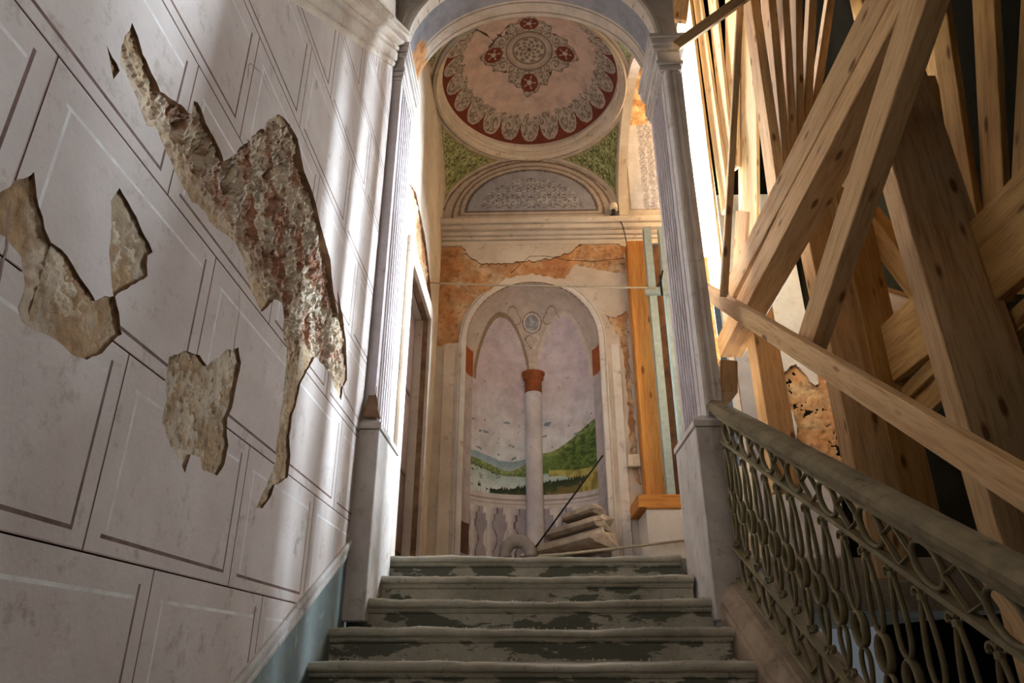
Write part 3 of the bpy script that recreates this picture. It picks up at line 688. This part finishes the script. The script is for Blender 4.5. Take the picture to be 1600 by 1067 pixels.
# niche interior, painted loggia with lake
LILAC, PALE, SKYW = rgb(210, 198, 206), rgb(222, 214, 220), rgb(222, 228, 234)
def nichept(i, j):
    a = math.pi * i
    if j < .78:
        z = LAND + (NZ - LAND) * j / .78; return (NX - NR * math.cos(a), YB + ND * math.sin(a), z, a, z)
    e = (j - .78) / .22 * math.pi / 2
    return (NX - NR * math.cos(a) * math.cos(e), YB + ND * math.sin(a) * math.cos(e) + .0, NZ + .72 * math.sin(e), a, NZ + .72 * math.sin(e))
def lancet(u, z, cx, hw, z0, zt):
    """inside of a pointed arch centred cx"""
    if z < z0: return abs(u - cx) < hw
    k = (z - z0) / (zt - z0)
    return k < 1 and abs(u - cx) < hw * math.sqrt(max(0, 1 - k ** 1.7))
def nichecol(i, j, p):
    x, z, a = p[0], p[4], p[3]; u = (x - NX)                      # -0.715..0.715 as seen from the stairs
    s = a / math.pi
    zz = z - .10 * math.sin(a)                                    # horizon sinks towards the middle seen from below
    # sky
    c = mix(SKYW, LILAC, sstep(3.5, 4.5, z)); c = mix(c, rgb(196, 172, 178), .25 * sstep(-.2, .4, fbm(x * 2, z * 2, 1)))
    if z < 4.0 and fbm(x * 7, z * 16, 12) > .52: c = rgb(132, 150, 168)
    far = 3.585 + .035 * math.sin(u * 8 + .6) + .02 * fbm(u * 5, 1, 2)
    if z < far: c = mix(rgb(150, 176, 190), rgb(190, 206, 208), sstep(far - .02, far - .14, z))
    bank = 3.50 - .075 * sstep(-.66, -.30, u) + .035 * sstep(-.1, .1, u)           # low green shore, dipping in the middle
    hill = bank + .045 + .09 * sstep(-.30, .0, u) + .06 * math.sin(u * 6 + .4) * sstep(-.5, 0, u) + .42 * sstep(.12, .72, u) ** 1.2
    if z < hill:
        n = fbm(u * 20, z * 26, 5); sh = sstep(.1, .55, u)
        c = mix(rgb(150, 168, 106), rgb(106, 130, 66), sstep(hill, hill - .12, z))
        c = mix(c, rgb(66, 82, 42), sstep(-.25, .35, n) * (.35 + .5 * sh))
        if sh > .4: c = mix(c, rgb(50, 62, 34), .35 if math.sin(z * 62 - u * 70 + 2 * n) > .2 else 0)
        if u < .05 and fbm(u * 60, z * 60, 15) > .45: c = rgb(206, 200, 176)
    shore = bank - .035 - .02 * sstep(.15, .5, u)
    if z < shore:
        k = sstep(shore, shore - .22, z)
        c = mix(rgb(186, 206, 206), rgb(226, 234, 234), k); c = mix(c, rgb(150, 176, 180), .6 * sstep(-.1, .5, fbm(u * 3, z * 26, 9)) * sstep(-.3, .3, u))
    if u > .16 and shore - .03 - .10 * sstep(.30, .62, u) < z < shore + .035: c = mix(rgb(186, 172, 100), rgb(150, 146, 78), sstep(-.2, .3, fbm(u * 12, z * 12, 4)))
    near = 3.235 + .10 * sstep(-.42, .30, u) + .028 * abs(fbm(u * 26, 1, 3)) + .05 * abs(noise.noise(Vector((u * 34, 2, 1))))
    if z < near and u > -.46:
        k = sstep(near, near - .14, z); c = mix(rgb(50, 62, 46), rgb(84, 90, 54), k); c = mix(c, rgb(136, 116, 70), .8 * sstep(0, .4, fbm(u * 12, z * 14, 6) + k - .6))
    e = (u - .44) / .24
    if e > 0 and z < 3.14 + .30 * min(1, e) ** .6: c = mix(rgb(196, 176, 96), rgb(142, 128, 64), sstep(-.3, .3, fbm(u * 24, z * 8, 2)) if abs(e - .35 - (3.4 - z)) > .08 else 0)
    # bare twigs at the left
    if u < -.36 and 3.12 < z < 3.48:
        k = fbm(u * 9, z * 9, 31, 3)
        if abs(k) < .028: c = rgb(58, 48, 40)
    # painted balustrade
    RAIL = 3.17
    if z < RAIL + .03:
        c = rgb(172, 164, 172)
        if z > RAIL - .12:
            c = rgb(216, 208, 206)
            if abs(z - (RAIL - .03)) < .006 or abs(z - (RAIL - .075)) < .005: c = rgb(168, 154, 150)
        elif z < 2.50:
            c = rgb(208, 198, 198)
            if abs(z - 2.49) < .01 or abs(z - 2.38) < .008: c = rgb(160, 146, 144)
        else:
            n = 9; ph = (s * n) % 1 - .5; t = (z - 2.50) / (RAIL - .12 - 2.50)
            if t < .1 or t > .88: hw = .26
            elif t > .76: hw = .16
            elif t > .62: hw = .10
            elif t < .18: hw = .13
            else: hw = .10 + .15 * math.sin(math.pi * (t - .16) / .50) ** 1.2
            hw *= 1.35
            if abs(ph) < hw:
                c = mix(rgb(232, 226, 226), rgb(186, 176, 180), sstep(-.1, hw, ph))
                if abs(abs(ph) - hw * .55) < .02 and .2 < t < .6: c = rgb(190, 180, 182)
            elif abs(ph - .055) < hw: c = rgb(104, 86, 90)
    # painted gothic tracery
    W = rgb(196, 182, 172)
    if z > 4.42:
        inside = lancet(u, z, -.335, .285, 4.45, 5.20) or lancet(u, z, .335, .285, 4.45, 5.20)
        fat = lancet(u, z, -.335, .315, 4.45, 5.25) or lancet(u, z, .335, .315, 4.45, 5.25)
        if not inside:
            c = W if not fat else rgb(150, 132, 108)
            if fat and u > 0: c = rgb(214, 202, 192)
            r = math.hypot(u, z - 5.17)
            if r < .085: c = mix(rgb(150, 150, 158), rgb(188, 184, 186), sstep(-.2, .3, fbm(u * 14, z * 14, 4)))
            elif r < .10: c = rgb(222, 214, 206)
            elif r < .112: c = rgb(128, 108, 96)
            th = math.atan2(u, 4.97 - z); rr = math.hypot(u, z - 4.97); tre = .085 * (.55 + .45 * abs(math.cos(1.5 * th)))
            if tre * .88 < rr < tre * 1.06: c = rgb(132, 112, 100) if u < 0 else rgb(222, 212, 204)
            for sx in (-1, 1):
                ux = u - sx * .22; r2 = math.hypot(ux, z - 5.22); tr = .10 * (.6 + .4 * abs(math.cos(1.5 * math.atan2(ux, z - 5.22))))
                if tr * .9 < r2 < tr * 1.03: c = rgb(150, 132, 120)
            if 4.60 < z < 4.78 and abs(u) < .035 and (abs(abs(u) - .028) < .007 or abs(z - 4.69) < .006): c = rgb(214, 204, 196)
    # painted jamb colonnettes
    if abs(u) > .655:
        c = rgb(190, 180, 182) if z < 4.42 else c
        if 4.42 < z < 4.72 and abs(u) > .655 - .02 * (z - 4.42) / .3: c = rgb(160, 84, 44)
        if 2.55 < z < 2.85 and u < -.6: c = rgb(104, 74, 60)
    if z > 3.2:                                                    # flakes of lost paint
        k = fbm(x * 22, z * 22, 77, 3)
        if k > .78: c = rgb(110, 104, 110)
    return c
nroot = bpy.data.objects.new('niche', None); COL.objects.link(nroot); nroot.parent = wb
mb = MB(); mb.grid(230, 400, nichept, nichecol); mb.build('painted_niche', 'paint', nroot, True)
mb = MB(); pf = [(.715, -.09), (.715, .0), (.73, -.02), (.745, -.028), (.80, -.028), (.81, -.02), (.815, .0)]
pf = [(0, .01), (0, -.02), (.012, -.03), (.05, -.03), (.052, -.014), (.058, -.014), (.060, -.026), (.078, -.018), (.08, .01)]
stn = [(NX - NR, LAND, 1, 0), (NX - NR, NZ, 1, 0)] 
fr = [lambda p, q: (NX - NR - p, YB + q, LAND), lambda p, q: (NX - NR - p, YB + q, NZ)]
def ringf(a): return lambda p, q: (NX - (NR + p) * math.cos(a), YB + q, NZ + (.72 + p) * math.sin(a))
fr += [ringf(math.radians(4 * i)) for i in range(1, 13)]
mb.sweep(pf, fr); recalc(mb.build('niche_archivolt', 'white', nroot)); mb = MB()
fr = [ringf(math.radians(118 + 4 * i)) for i in range(16)]
fr += [lambda p, q: (NX + NR + p, YB + q, NZ), lambda p, q: (NX + NR + p, YB + q, LAND)]
mb.sweep(pf, fr); recalc(mb.build('niche_archivolt', 'white', nroot))
# central colonnette with terracotta capital
mb = MB(); cy = YB + ND - .01
mb.lathe([(.10, LAND), (.10, 2.5), (.092, 2.52), (.092, 4.36)], NX + .006, cy, 28); mb.build('column', 'column', nroot, True)
mb = MB(); mb.lathe([(.086, 4.33), (.098, 4.34), (.094, 4.37), (.096, 4.47), (.118, 4.50), (.112, 4.52), (.130, 4.55), (.132, 4.575), (.11, 4.585), (.02, 4.59)], NX + .006, cy, 28)
mb.build('column_capital', 'terracotta', nroot)
# entablature over the niche, pilaster strips, side brick face
mb = MB()
pf = [(.02, 5.965), (-.004, 5.965), (-.004, 6.02), (.012, 6.022), (.012, 6.030), (-.02, 6.032), (-.03, 6.06), (-.012, 6.063), (-.012, 6.070), (-.05, 6.072), (-.07, 6.105), (-.045, 6.108), (-.045, 6.117), (-.11, 6.12), (-.12, 6.165), (-.095, 6.168), (-.095, 6.176), (-.14, 6.18), (-.16, 6.215), (-.16, 6.235), (.02, 6.245)]
mb.sweep(pf, [(lambda x: (lambda a, b: (x, YB + a, b)))(x) for x in (-1.02, 1.58)]); recalc(mb.build('entablature', 'cream', wb))
for x0, x1, z1 in ((-.915, -.79, 4.66), (.875, .965, 4.70)):
    mb = MB(); mb.box((x0, YB - .02, LAND), (x1, YB + .02, z1), 0, .004); mb.build('pilaster_strip', 'cream' if x0 < 0 else 'white', wb)

# right part of the back wall: dark brick behind the post, painted panel above, tall window
mb = MB(); mb.box((1.10, YB + .03, LAND), (1.56, YB + .3, 5.95)); mb.build('bare_brick', 'brickdark', wb)
def pan(i, j): return (1.10 + .46 * i, YB - .003, 6.2 + 2.6 * j)
def pancol(i, j, p):
    x, z = p[0], p[2]; c = CRM
    if x > 1.20 and 6.42 < z < 7.70:
        c = rgb(190, 188, 200)
        if x < 1.215 or z < 6.435: c = rgb(140, 122, 108)
        elif x > 1.36:
            k = scroll((x - 1.45) * .8, z * .6, 1.2)
            if abs(k) > .55: c = rgb(140, 136, 150)
    return c
P3 = ragged([[1.277, 8.695], [1.406, 8.747], [1.501, 8.579], [1.526, 8.147], [1.51, 7.733], [1.41, 7.675], [1.267, 7.668], [1.237, 7.945]], .012, .03, 3)
mb = MB(); mb.grid(50, 220, pan, pancol, lambda i, j: not inpoly(1.10 + .46 * i, 6.2 + 2.6 * j, P3)); mb.build('painted_panel', 'paint', wb)
b = bbox(P3); exposed_back((b[0] - .03, b[1] - .03, b[2] + .03, b[3] + .03), 4.4, placeB, None, wb)
WX0, WX1, WZ0, WZ1 = 1.56, 2.18, 3.3, 9.2
mb = MB(); mb.box((1.56, YB, LAND), (2.18, YB + .3, WZ0)); mb.box((1.56, YB, WZ1), (2.18, YB + .3, 10)); mb.build('window_wall', 'white', wb)
HP = ragged([(2.62, 4.3), (2.80, 4.45), (2.95, 4.2), (3.2, 4.3), (3.24, 3.3), (2.9, 3.1), (2.66, 3.4), (2.70, 3.8)], .02, .03, 21)
plate('stair_plaster', [(2.18, LAND), (3.0, LAND), (3.0, 6.6), (2.18, 6.6)], [HP], lambda u, v, d: (u, YB - .02 + d, v), .05, ['greyblue', 'plaster_edge'], wb, (), 1)
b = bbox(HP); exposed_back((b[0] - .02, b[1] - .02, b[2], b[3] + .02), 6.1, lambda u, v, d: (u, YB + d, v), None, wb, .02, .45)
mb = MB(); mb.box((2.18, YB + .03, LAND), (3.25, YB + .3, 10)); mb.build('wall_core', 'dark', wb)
wn = bpy.data.objects.new('window_1', None); COL.objects.link(wn); struct(wn)
mb = MB()
mb.box((WX0, YB + .02, WZ0), (WX0 + .06, YB + .09, WZ1)); mb.box((WX1 - .06, YB + .02, WZ0), (WX1, YB + .09, WZ1)); mb.box((WX0 + .06, YB + .02, WZ0), (WX1 - .06, YB + .09, WZ0 + .07))
mb.build('window_frame', 'white', wn)
mb = MB(); mb.box((WX0 + .06, YB + .03, 6.1), (WX1 - .06, YB + .08, 6.16)); mb.build('transom', 'white', wn)
mb = MB(); mb.box((WX0 + .29, YB + .03, WZ0 + .07), (WX0 + .33, YB + .08, WZ1)); mb.build('mullion', 'white', wn)
w2 = bpy.data.objects.new('added_window', None); COL.objects.link(w2); struct(w2)  # unseen window, added to go with the side light
mb = MB(); mb.box((3.18, 6.16, 3.12), (3.25, 6.24, 6.08)); mb.box((3.18, 6.86, 3.12), (3.25, 6.94, 6.08)); mb.box((3.18, 6.24, 3.12), (3.25, 6.86, 3.2)); mb.box((3.18, 6.24, 6.0), (3.25, 6.86, 6.08)); mb.build('window_frame', 'white', w2)
for y0, y1 in ((6.24, 6.44), (6.66, 6.86)):
    mb = MB(); mb.box((3.20, y0, 3.2), (3.225, y1, 6.0), 0, .004); mb.build('light_slit_board', 'pine', w2)  # boards added to narrow the side light to a slit
mb = MB(); mb.box((3.19, 6.24, 4.58), (3.23, 6.86, 4.62)); mb.build('transom', 'white', w2)
o = MB(); o.box((2.70, YB - .25, 8.42), (3.1, YB - .02, 8.58)); o.box((2.70, YB - .25, 8.34), (3.1, YB - .02, 8.42), 1); o.build('ledge', ['white', 'pine_orange'], wb)

# ------------------------------------------------------------------ left wall of the landing with door
wd = bpy.data.objects.new('wall_landing_left', None); COL.objects.link(wd); struct(wd)
placeD = lambda u, v, d: (-1.0 - d, u, v)
door_hole = rect(5.18, LAND - .1, 6.34, 4.69)
PL = ragged(PATCH_LEFT, .012, .03, 66)
plate('landing_plaster', [(4.80, LAND), (7.05, LAND), (7.05, 7.4), (4.80, 7.4)], [[tuple(p) for p in door_hole], PL], placeD, .05, ['cream', 'plaster_edge'], wd, (), 1)
b = bbox(PL); exposed_back((b[0] - .02, b[1] + .0, b[2] + .02, b[3] + .02), 12.4, placeD, door_hole, wd)
mb = MB(); mb.box((-1.3, 4.8, 4.69), (-1.06, 7.6, 9)); mb.box((-1.3, 6.34, LAND), (-1.05, 7.6, 4.69)); mb.box((-1.3, 4.8, LAND), (-1.05, 5.18, 4.69)); mb.build('wall_core', 'cream', wd)
mb = MB(); mb.box((-1.005, 6.34, LAND), (-.965, 6.50, 4.85), 0, .006); mb.box((-1.005, 5.02, 4.69), (-.965, 6.34, 4.85), 0, .006); mb.box((-1.005, 5.02, LAND), (-.965, 5.18, 4.69), 0, .006)
mb.build('door_surround', 'cream', wd)
dr = bpy.data.objects.new('door_1', None); COL.objects.link(dr); struct(dr)
mb = MB(); mb.box((-1.19, 5.16, LAND), (-1.13, 6.36, 4.70), 0, .004); mb.build('door_leaf', 'door', dr)
for y0, y1 in ((5.26, 5.70), (5.82, 6.26)):
    for z0, z1 in ((2.42, 3.0), (3.1, 3.75), (3.85, 4.55)):
        mb = MB(); mb.box((-1.142, y0, z0), (-1.112, y1, z1), 0, .012); mb.build('door_panel', 'door', dr)
mb = MB(); mb.tube([(-1.125, 5.78, 3.32), (-1.08, 5.78, 3.32), (-1.08, 5.70, 3.32)], .011, 8); mb.build('door_handle', 'rod', dr)

# right side of the bay: thin lateral arch
mb = MB(); n = 32
outer = [(4.80, 9.0), (4.80, ZS)] + [(BYC - (SY - .04) * math.cos(math.pi * i / n), ZS + RISE * math.sin(math.pi * i / n)) for i in range(n + 1)] + [(7.0, ZS), (7.0, 9.0)]
wr = bpy.data.objects.new('wall_landing_right', None); COL.objects.link(wr); struct(wr)
plate('lateral_arch', outer, [], lambda u, v, d: (1.065 + d, u, v), .10, ['cream'], wr)
mb = MB(); 
mb.box((-1.3, 4.8, 8.6), (1.1, 7.6, 8.8)); mb.build('vault_back', 'brickdark', vb)

# ------------------------------------------------------------------ balustrade
XBAL = 1.155
bal = thing('stair_balustrade', 'cast iron stair balustrade with rings and loops under a sloping stone handrail', 'balustrade')
mb = MB()
pf = [(-.032, 1.080), (-.034, 1.095), (-.052, 1.105), (-.060, 1.120), (-.060, 1.142), (-.042, 1.163), (0, 1.172), (.042, 1.163), (.060, 1.142), (.060, 1.120), (.032, 1.080)]
mb.sweep(pf, [(lambda y: (lambda a, b: (XBAL + a, y, slope(y) + b)))(y) for y in (.9, 4.235)]); recalc(mb.build('handrail', 'handrail', bal))
def P(y, v, dx=0): return Vector((XBAL + dx, y, slope(y) + v))
def rail(v, w, h):
    mb = MB(); mb.sweep([(-w, -h), (w, -h), (w, h), (-w, h)], [(lambda y: (lambda a, b: (XBAL + a, y, slope(y) + v + b)))(y) for y in (.95, 4.20)])
    return recalc(mb.build('rail', 'iron', bal))
for v, w_, h_ in ((1.070, .016, .010), (.925, .020, .010), (.30, .018, .009), (.125, .018, .010)): rail(v, w_, h_)
def loop(pts, r, name, flat=1.0):
    mb = MB(); mb.tube(pts, r, 6, True, flat); return mb.build(name, 'iron', bal, True)
def ring_obj(y, v, ry, rz, r):
    return loop([P(y + ry * math.cos(a), v - 0 * 1 + rz * math.sin(a)) for a in [2 * math.pi * i / 18 for i in range(18)]], r, 'ring', 1.7)
def bar(y0, v0, y1, v1, r, name):
    mb = MB(); mb.tube([P(y0, v0), P(y1, v1)], r, 5, False, 2.0); return mb.build(name, 'iron', bal)
ys = [4.2 - .31 * k for k in range(11)]
for k in range(11):
    yc = 4.045 - .31 * k + .0
    if yc < 1.0: continue
    ring_obj(yc, .997, .074, .062, .0075)
    ring_obj(yc, .212, .055, .078, .007)
    yd = yc - .155                                            # diamond between the rings
    mb = MB(); mb.tube([P(yd - .080, .997), P(yd, 1.060), P(yd + .080, .997), P(yd, .935)], .006, 5, True, 2.0); mb.build('lozenge', 'iron', bal)
    mb = MB(); mb.tube([P(yd - .095, .212), P(yd, .293), P(yd + .095, .212), P(yd, .133)], .006, 5, True, 2.0); mb.build('lozenge', 'iron', bal)
def drop(yc, vt, vb, w, r, top_wide):
    """teardrop loop, narrow at one end"""
    pts = []
    for i in range(18):
        a = 2 * math.pi * i / 18; t = .5 - .5 * math.cos(a)      # 0 at top, 1 at bottom
        wid = w * math.sin(a) * (.35 + .65 * (1 - t if top_wide else t)) * 1.15
        pts.append(Vector((XBAL, yc + wid, slope(yc) + vt + (vb - vt) * t)))
    return loop(pts, r, 'teardrop_loop', 1.7)
for k in range(21):
    yc = 4.12 - .155 * k
    if yc < 1.0: break
    drop(yc, .875, .625, .046, .0058, False)
    loop([Vector((XBAL, yc + .041 * math.cos(a), slope(yc) + .565 + .058 * math.sin(a))) for a in [2 * math.pi * i / 14 for i in range(14)]], .0075, 'link', 2.2)
    drop(yc, .505, .36, .042, .0058, True)
    for sg in (-1, 1):
        for v0, dv in ((.872, .034), (.362, -.034)):
            mb = MB(); c = Vector((XBAL, yc + sg * .024, slope(yc) + v0 + dv * .45))
            mb.tube([c + Vector((0, -sg * .024 * math.cos(t) * (1 - t / 9), dv * .62 * math.sin(t) * (1 - t / 9))) for t in [i * .55 for i in range(8)]], .0055, 5, False, 2.0)
            mb.build('scroll', 'iron', bal)
    mb = MB(); mb.box((XBAL - .012, yc - .012, slope(yc) + .86), (XBAL + .012, yc + .012, slope(yc) + .885), 0, .005); mb.build('boss', 'iron', bal)

# ------------------------------------------------------------------ timber shoring
sh = thing('timber_shoring', 'pine timber shoring of crossed posts, braces and fanned planks filling the stairwell', 'shoring')
for name, kind, a, b, wd_, t in BEAMS:
    a, b = Vector(a), Vector(b); ax = (b - a); L = ax.length; ax.normalize()
    td = Vector((1, 0, 0)) if kind == 'X' else Vector((0, 1, 0))
    td = (td - ax * td.dot(ax)).normalized(); wdv = td.cross(ax)
    mb = MB(); mb.box((0, -wd_ / 2, 0), (L, wd_ / 2, t), 0, .004)
    if L > 2.5: pass
    mw = Matrix(((ax.x, wdv.x, td.x, a.x), (ax.y, wdv.y, td.y, a.y), (ax.z, wdv.z, td.z, a.z), (0, 0, 0, 1)))
    mt = 'pine_lit_tint' if name == 'plank' and 1.9 < a.x < 2.12 and kind == 'X' and a.y > 4 else 'pine' if kind == 'Y' or a.x < 2.0 else 'pine_yellow'
    mb.build(name, mt, sh, False, mw)

for x, y, z1, wd_ in ((1.50, 5.52, 5.3, .10), (1.30, 5.16, 5.6, .08), (1.62, 5.74, 5.0, .07)):  # uprights added to cast streaks of shadow on the left wall
    mb = MB(); mb.box((x - wd_ / 2, y - wd_ / 2, LAND), (x + wd_ / 2, y + wd_ / 2, z1), 0, .004); mb.build('shadow_prop', 'pine', sh)

# ------------------------------------------------------------------ landing things
def box_thing(name, a, b, mat, label, cat, bev=.006):
    mb = MB(); c = ((a[0] + b[0]) / 2, (a[1] + b[1]) / 2, a[2])
    mb.box(tuple(p - q for p, q in zip(a, c)), tuple(p - q for p, q in zip(b, c)), 0, bev)
    o = mb.build(name, mat); o.location = c; return tag(o, label, cat)
mb = MB(); mb.box((0, 0, 0), (.56, .52, .605), 0, .012)
o = mb.build('stone_plinth', 'white'); o.location = (1.035, 6.46, LAND); tag(o, 'cream masonry block carrying the orange timber sill at the right of the landing', 'block')
mb = MB(); mb.box((-.3, -.06, -.28), (.3, .06, .28)) if False else None
mb = MB(); mb.box((0, 0, 0), (.62, .56, .125), 0, .008); o = mb.build('timber_sill', 'pine_orange'); o.location = (.965, 6.44, LAND + .605); tag(o, 'short orange timber beam laid flat under the upright post', 'beam')
mb = MB(); mb.box((0, -.1, -.1), (2.88, .1, .1), 0, .006)
o = mb.build('timber_post', 'pine_orange', None, False, Matrix(((0, 1, 0, 1.195), (0, 0, 1, 6.86), (1, 0, 0, LAND + .73), (0, 0, 0, 1)))); tag(o, 'thick orange timber post standing upright beside the niche', 'post')
ch = thing('steel_channels', 'pair of tall grey-green steel channels standing by the orange post', 'steel profile')
for x in (1.245, 1.405):
    mb = MB(); mb.sweep([(0, 0), (.075, 0), (.075, .10), (.065, .10), (.065, .01), (.01, .01), (.01, .10), (0, .10)], [(lambda z: (lambda a, b: (x + a, 6.50 + b, z)))(z) for z in (LAND + .73, 5.86)])
    recalc(mb.build('channel', 'steel', ch))
mb = MB(); mb.box((1.20, 6.46, 5.02), (1.52, 6.50, 5.10), 0, .004); mb.build('clamp_plate', 'steel', ch)
mb = MB(); mb.tube([(1.36, 6.44, 4.99), (1.36, 6.44, 5.22)], .012, 8); mb.tube([(1.32, 6.44, 5.10), (1.36, 6.44, 5.16), (1.39, 6.44, 5.28)], .010, 8); mb.build('clamp_bolt', 'black', ch)
mb = MB(); mb.tube([(-1.0, 6.33, 5.11), (-.3, 6.39, 5.105), (.5, 6.43, 5.10), (1.30, 6.445, 5.08)], .009, 8); o = mb.build('tie_rod', 'rope', None, True); tag(o, 'thin iron tie rod stretched across the landing in front of the niche arch', 'rod')
mb = MB(); mb.tube([(.06, 6.38, 2.43), (.25, 6.38, 2.44), (.8, 6.40, 2.50), (1.34, 6.42, 2.56)], .012, 8); o = mb.build('pale_pipe', 'rope', None, True); tag(o, 'slender pale pipe lying low across the top of the stairs', 'pipe')
mb = MB(); mb.tube([(.04, 6.50, 2.52), (.72, 6.93, 3.46)], .009, 8); o = mb.build('dark_rod', 'black', None, True); tag(o, 'thin black rod leaning over the broken marble towards the niche jamb', 'rod')
# switch
sw = thing('light_switch', 'ivory light switch box on the white jamb right of the niche', 'switch')
mb = MB(); mb.box((.965, YB - .085, 3.35), (1.09, YB - .018, 3.47), 0, .006); mb.build('box', 'switch', sw)
mb = MB(); mb.box((1.015, YB - .094, 3.37), (1.045, YB - .08, 3.45), 0, .003); mb.build('rocker', 'white', sw)
mb = MB(); mb.tube([(1.075, YB - .03, 3.37), (1.085, YB - .03, 3.28), (1.11, YB - .03, 3.22), (1.115, YB - .02, 3.12)], .006, 6); mb.build('cable', 'rope', sw)
# lamp
lp = thing('wall_lamp', 'small black lamp hanging from a round fitting below the painted vault', 'lamp')
mb = MB(); mb.lathe([(0, 6.46), (.045, 6.46), (.05, 6.44), (.05, 6.39), (.03, 6.38)], 1.0, YB - .06, 16); mb.box((.97, YB - .06, 6.39), (1.03, YB - .004, 6.45)); mb.build('base', 'cream', lp)
mb = MB(); mb.lathe([(.0, 6.385), (.022, 6.38), (.026, 6.33), (.05, 6.31), (.058, 6.27), (.05, 6.235), (0, 6.235)], 1.0, YB - .06, 16); mb.build('lamp_head', 'black', lp, True)
mb = MB(); mb.tube([(1.03, YB - .06, 6.28), (1.05, YB - .13, 6.22), (1.08, YB - .13, 6.12), (1.10, YB - .13, 6.0), (1.125, YB - .07, 5.85), (1.13, YB - .03, 5.5), (1.13, YB - .03, 4.4)], .006, 6); mb.build('cable', 'black', lp, True)
mb = MB()
mb.tube([(x, YB - .02, z) for x, z in ((-.20, 5.58), (-.10, 5.68), (.02, 5.80), (.2, 5.80), (.45, 5.74), (.75, 5.72), (1.08, 5.76))], .003, 5); o = mb.build('loose_wire', 'rod', None, True); tag(o, 'thin dark wire strung across the bare brick above the niche', 'wire')

# broken marble cornice pieces
def fragment(name, prof, L, loc, rot, label, seed):
    mb = MB(); n = 14; m = len(prof)
    def fr(t):
        def g(a, b):
            x = L * (t - .5); j = .010 * fbm(a * 14 + seed, b * 14, t * 3)
            end = (.06 * fbm(a * 9, b * 9, seed + 7) + .12 * a) if t in (0, 1) else 0
            return (x + end, a + j * .5, b + j * .4)
        return g
    mb.sweep(prof, [fr(i / n) for i in range(n + 1)], caps=False)
    for k, o in ((0, 0), (1, n * m)):                          # rough white breaks at both ends
        ring = [mb.v[o + i] for i in range(m)]; cx = [sum(p[q] for p in ring) / m for q in range(3)]; cx[0] += .03 * (1 if k else -1)
        mid = [tuple(cx[q] + (p[q] - cx[q]) * .55 + (.025 * fbm(p[1] * 30, p[2] * 30, seed + q) if q == 0 else .01 * fbm(p[1] * 40, p[2] * 40, q)) for q in range(3)) for p in ring]
        base = len(mb.v); mb.v += ring + mid + [tuple(cx)]
        for i in range(m):
            j = (i + 1) % m
            mb.f += [(base + i, base + j, base + m + j, base + m + i), (base + m + i, base + m + j, base + 2 * m)]; mb.mi += [1, 1]
    o = recalc(mb.build(name, ['marble_dirty', 'marble'])); o.location = loc; o.rotation_euler = rot; return tag(o, label, 'rubble', 'broken marble pieces in front of the niche')
def dens(P, n=3): return [(a[0] + (b[0] - a[0]) * i / n, a[1] + (b[1] - a[1]) * i / n) for a, b in zip(P, P[1:] + P[:1]) for i in range(n)]
blk = dens([(-.10, 0), (.16, 0), (.16, .20), (-.10, .20)])
big = dens([(-.17, 0), (.17, 0), (.17, .15), (-.07, .15), (-.09, .125), (-.24, .06), (-.24, .02)], 2)
mid = dens([(-.13, 0), (.15, 0), (.15, .13), (-.04, .13), (-.06, .11), (-.19, .055), (-.19, .015)], 2)
sml = dens([(-.10, 0), (.11, 0), (.11, .10), (-.02, .11), (-.14, .05), (-.14, .01)], 2)
RY = math.radians
fragment('marble_fragment', blk, .50, (.42, 6.74, LAND), (0, 0, -.5), 'bottom broken marble block under the moulded pieces in front of the niche', 1)
fragment('marble_fragment', big, .68, (.38, 6.76, LAND + .25), (RY(-8), RY(-9), -.52), 'largest moulded marble cornice piece in the middle of the rubble heap', 2)
fragment('marble_fragment', mid, .52, (.46, 6.80, LAND + .425), (RY(-10), RY(-10), -.50), 'upper moulded marble piece tilted on the largest one', 3)
fragment('marble_fragment', sml, .32, (.50, 6.85, LAND + .585), (RY(-10), RY(-12), -.46), 'topmost small marble slab crowning the rubble heap', 4)
fragment('marble_fragment', dens([(-.05, 0), (.05, 0), (.05, .08), (-.05, .06)]), .16, (-.02, 7.05, LAND + .215), (.1, RY(38), .6), 'small pale marble chip at the foot of the painted column', 5)
fragment('marble_fragment', blk, .16, (-.03, 7.10, LAND), (0, 0, 1.2), 'low marble lump lying behind the curled grey pipe', 6)
mb = MB()
pts = [Vector((-.12 + .115 * math.cos(a), 6.55 + .03 * math.sin(a), LAND + .225 + .12 * math.sin(a))) for a in [math.radians(205 - 16 * i) for i in range(15)]]
mb.tube(pts, [.06 + .004 * math.sin(i * 2.4) for i in range(15)], 12); 
mb.tube([(-.15, 6.50, LAND + .08), (-.08, 6.48, LAND + .12), (.0, 6.48, LAND + .16), (.02, 6.50, LAND + .10)], [.05, .05, .04, .02], 10)
o = mb.build('curled_pipe', 'lead', None, True); tag(o, 'curled grey duct lying at the left end of the marble rubble', 'pipe')
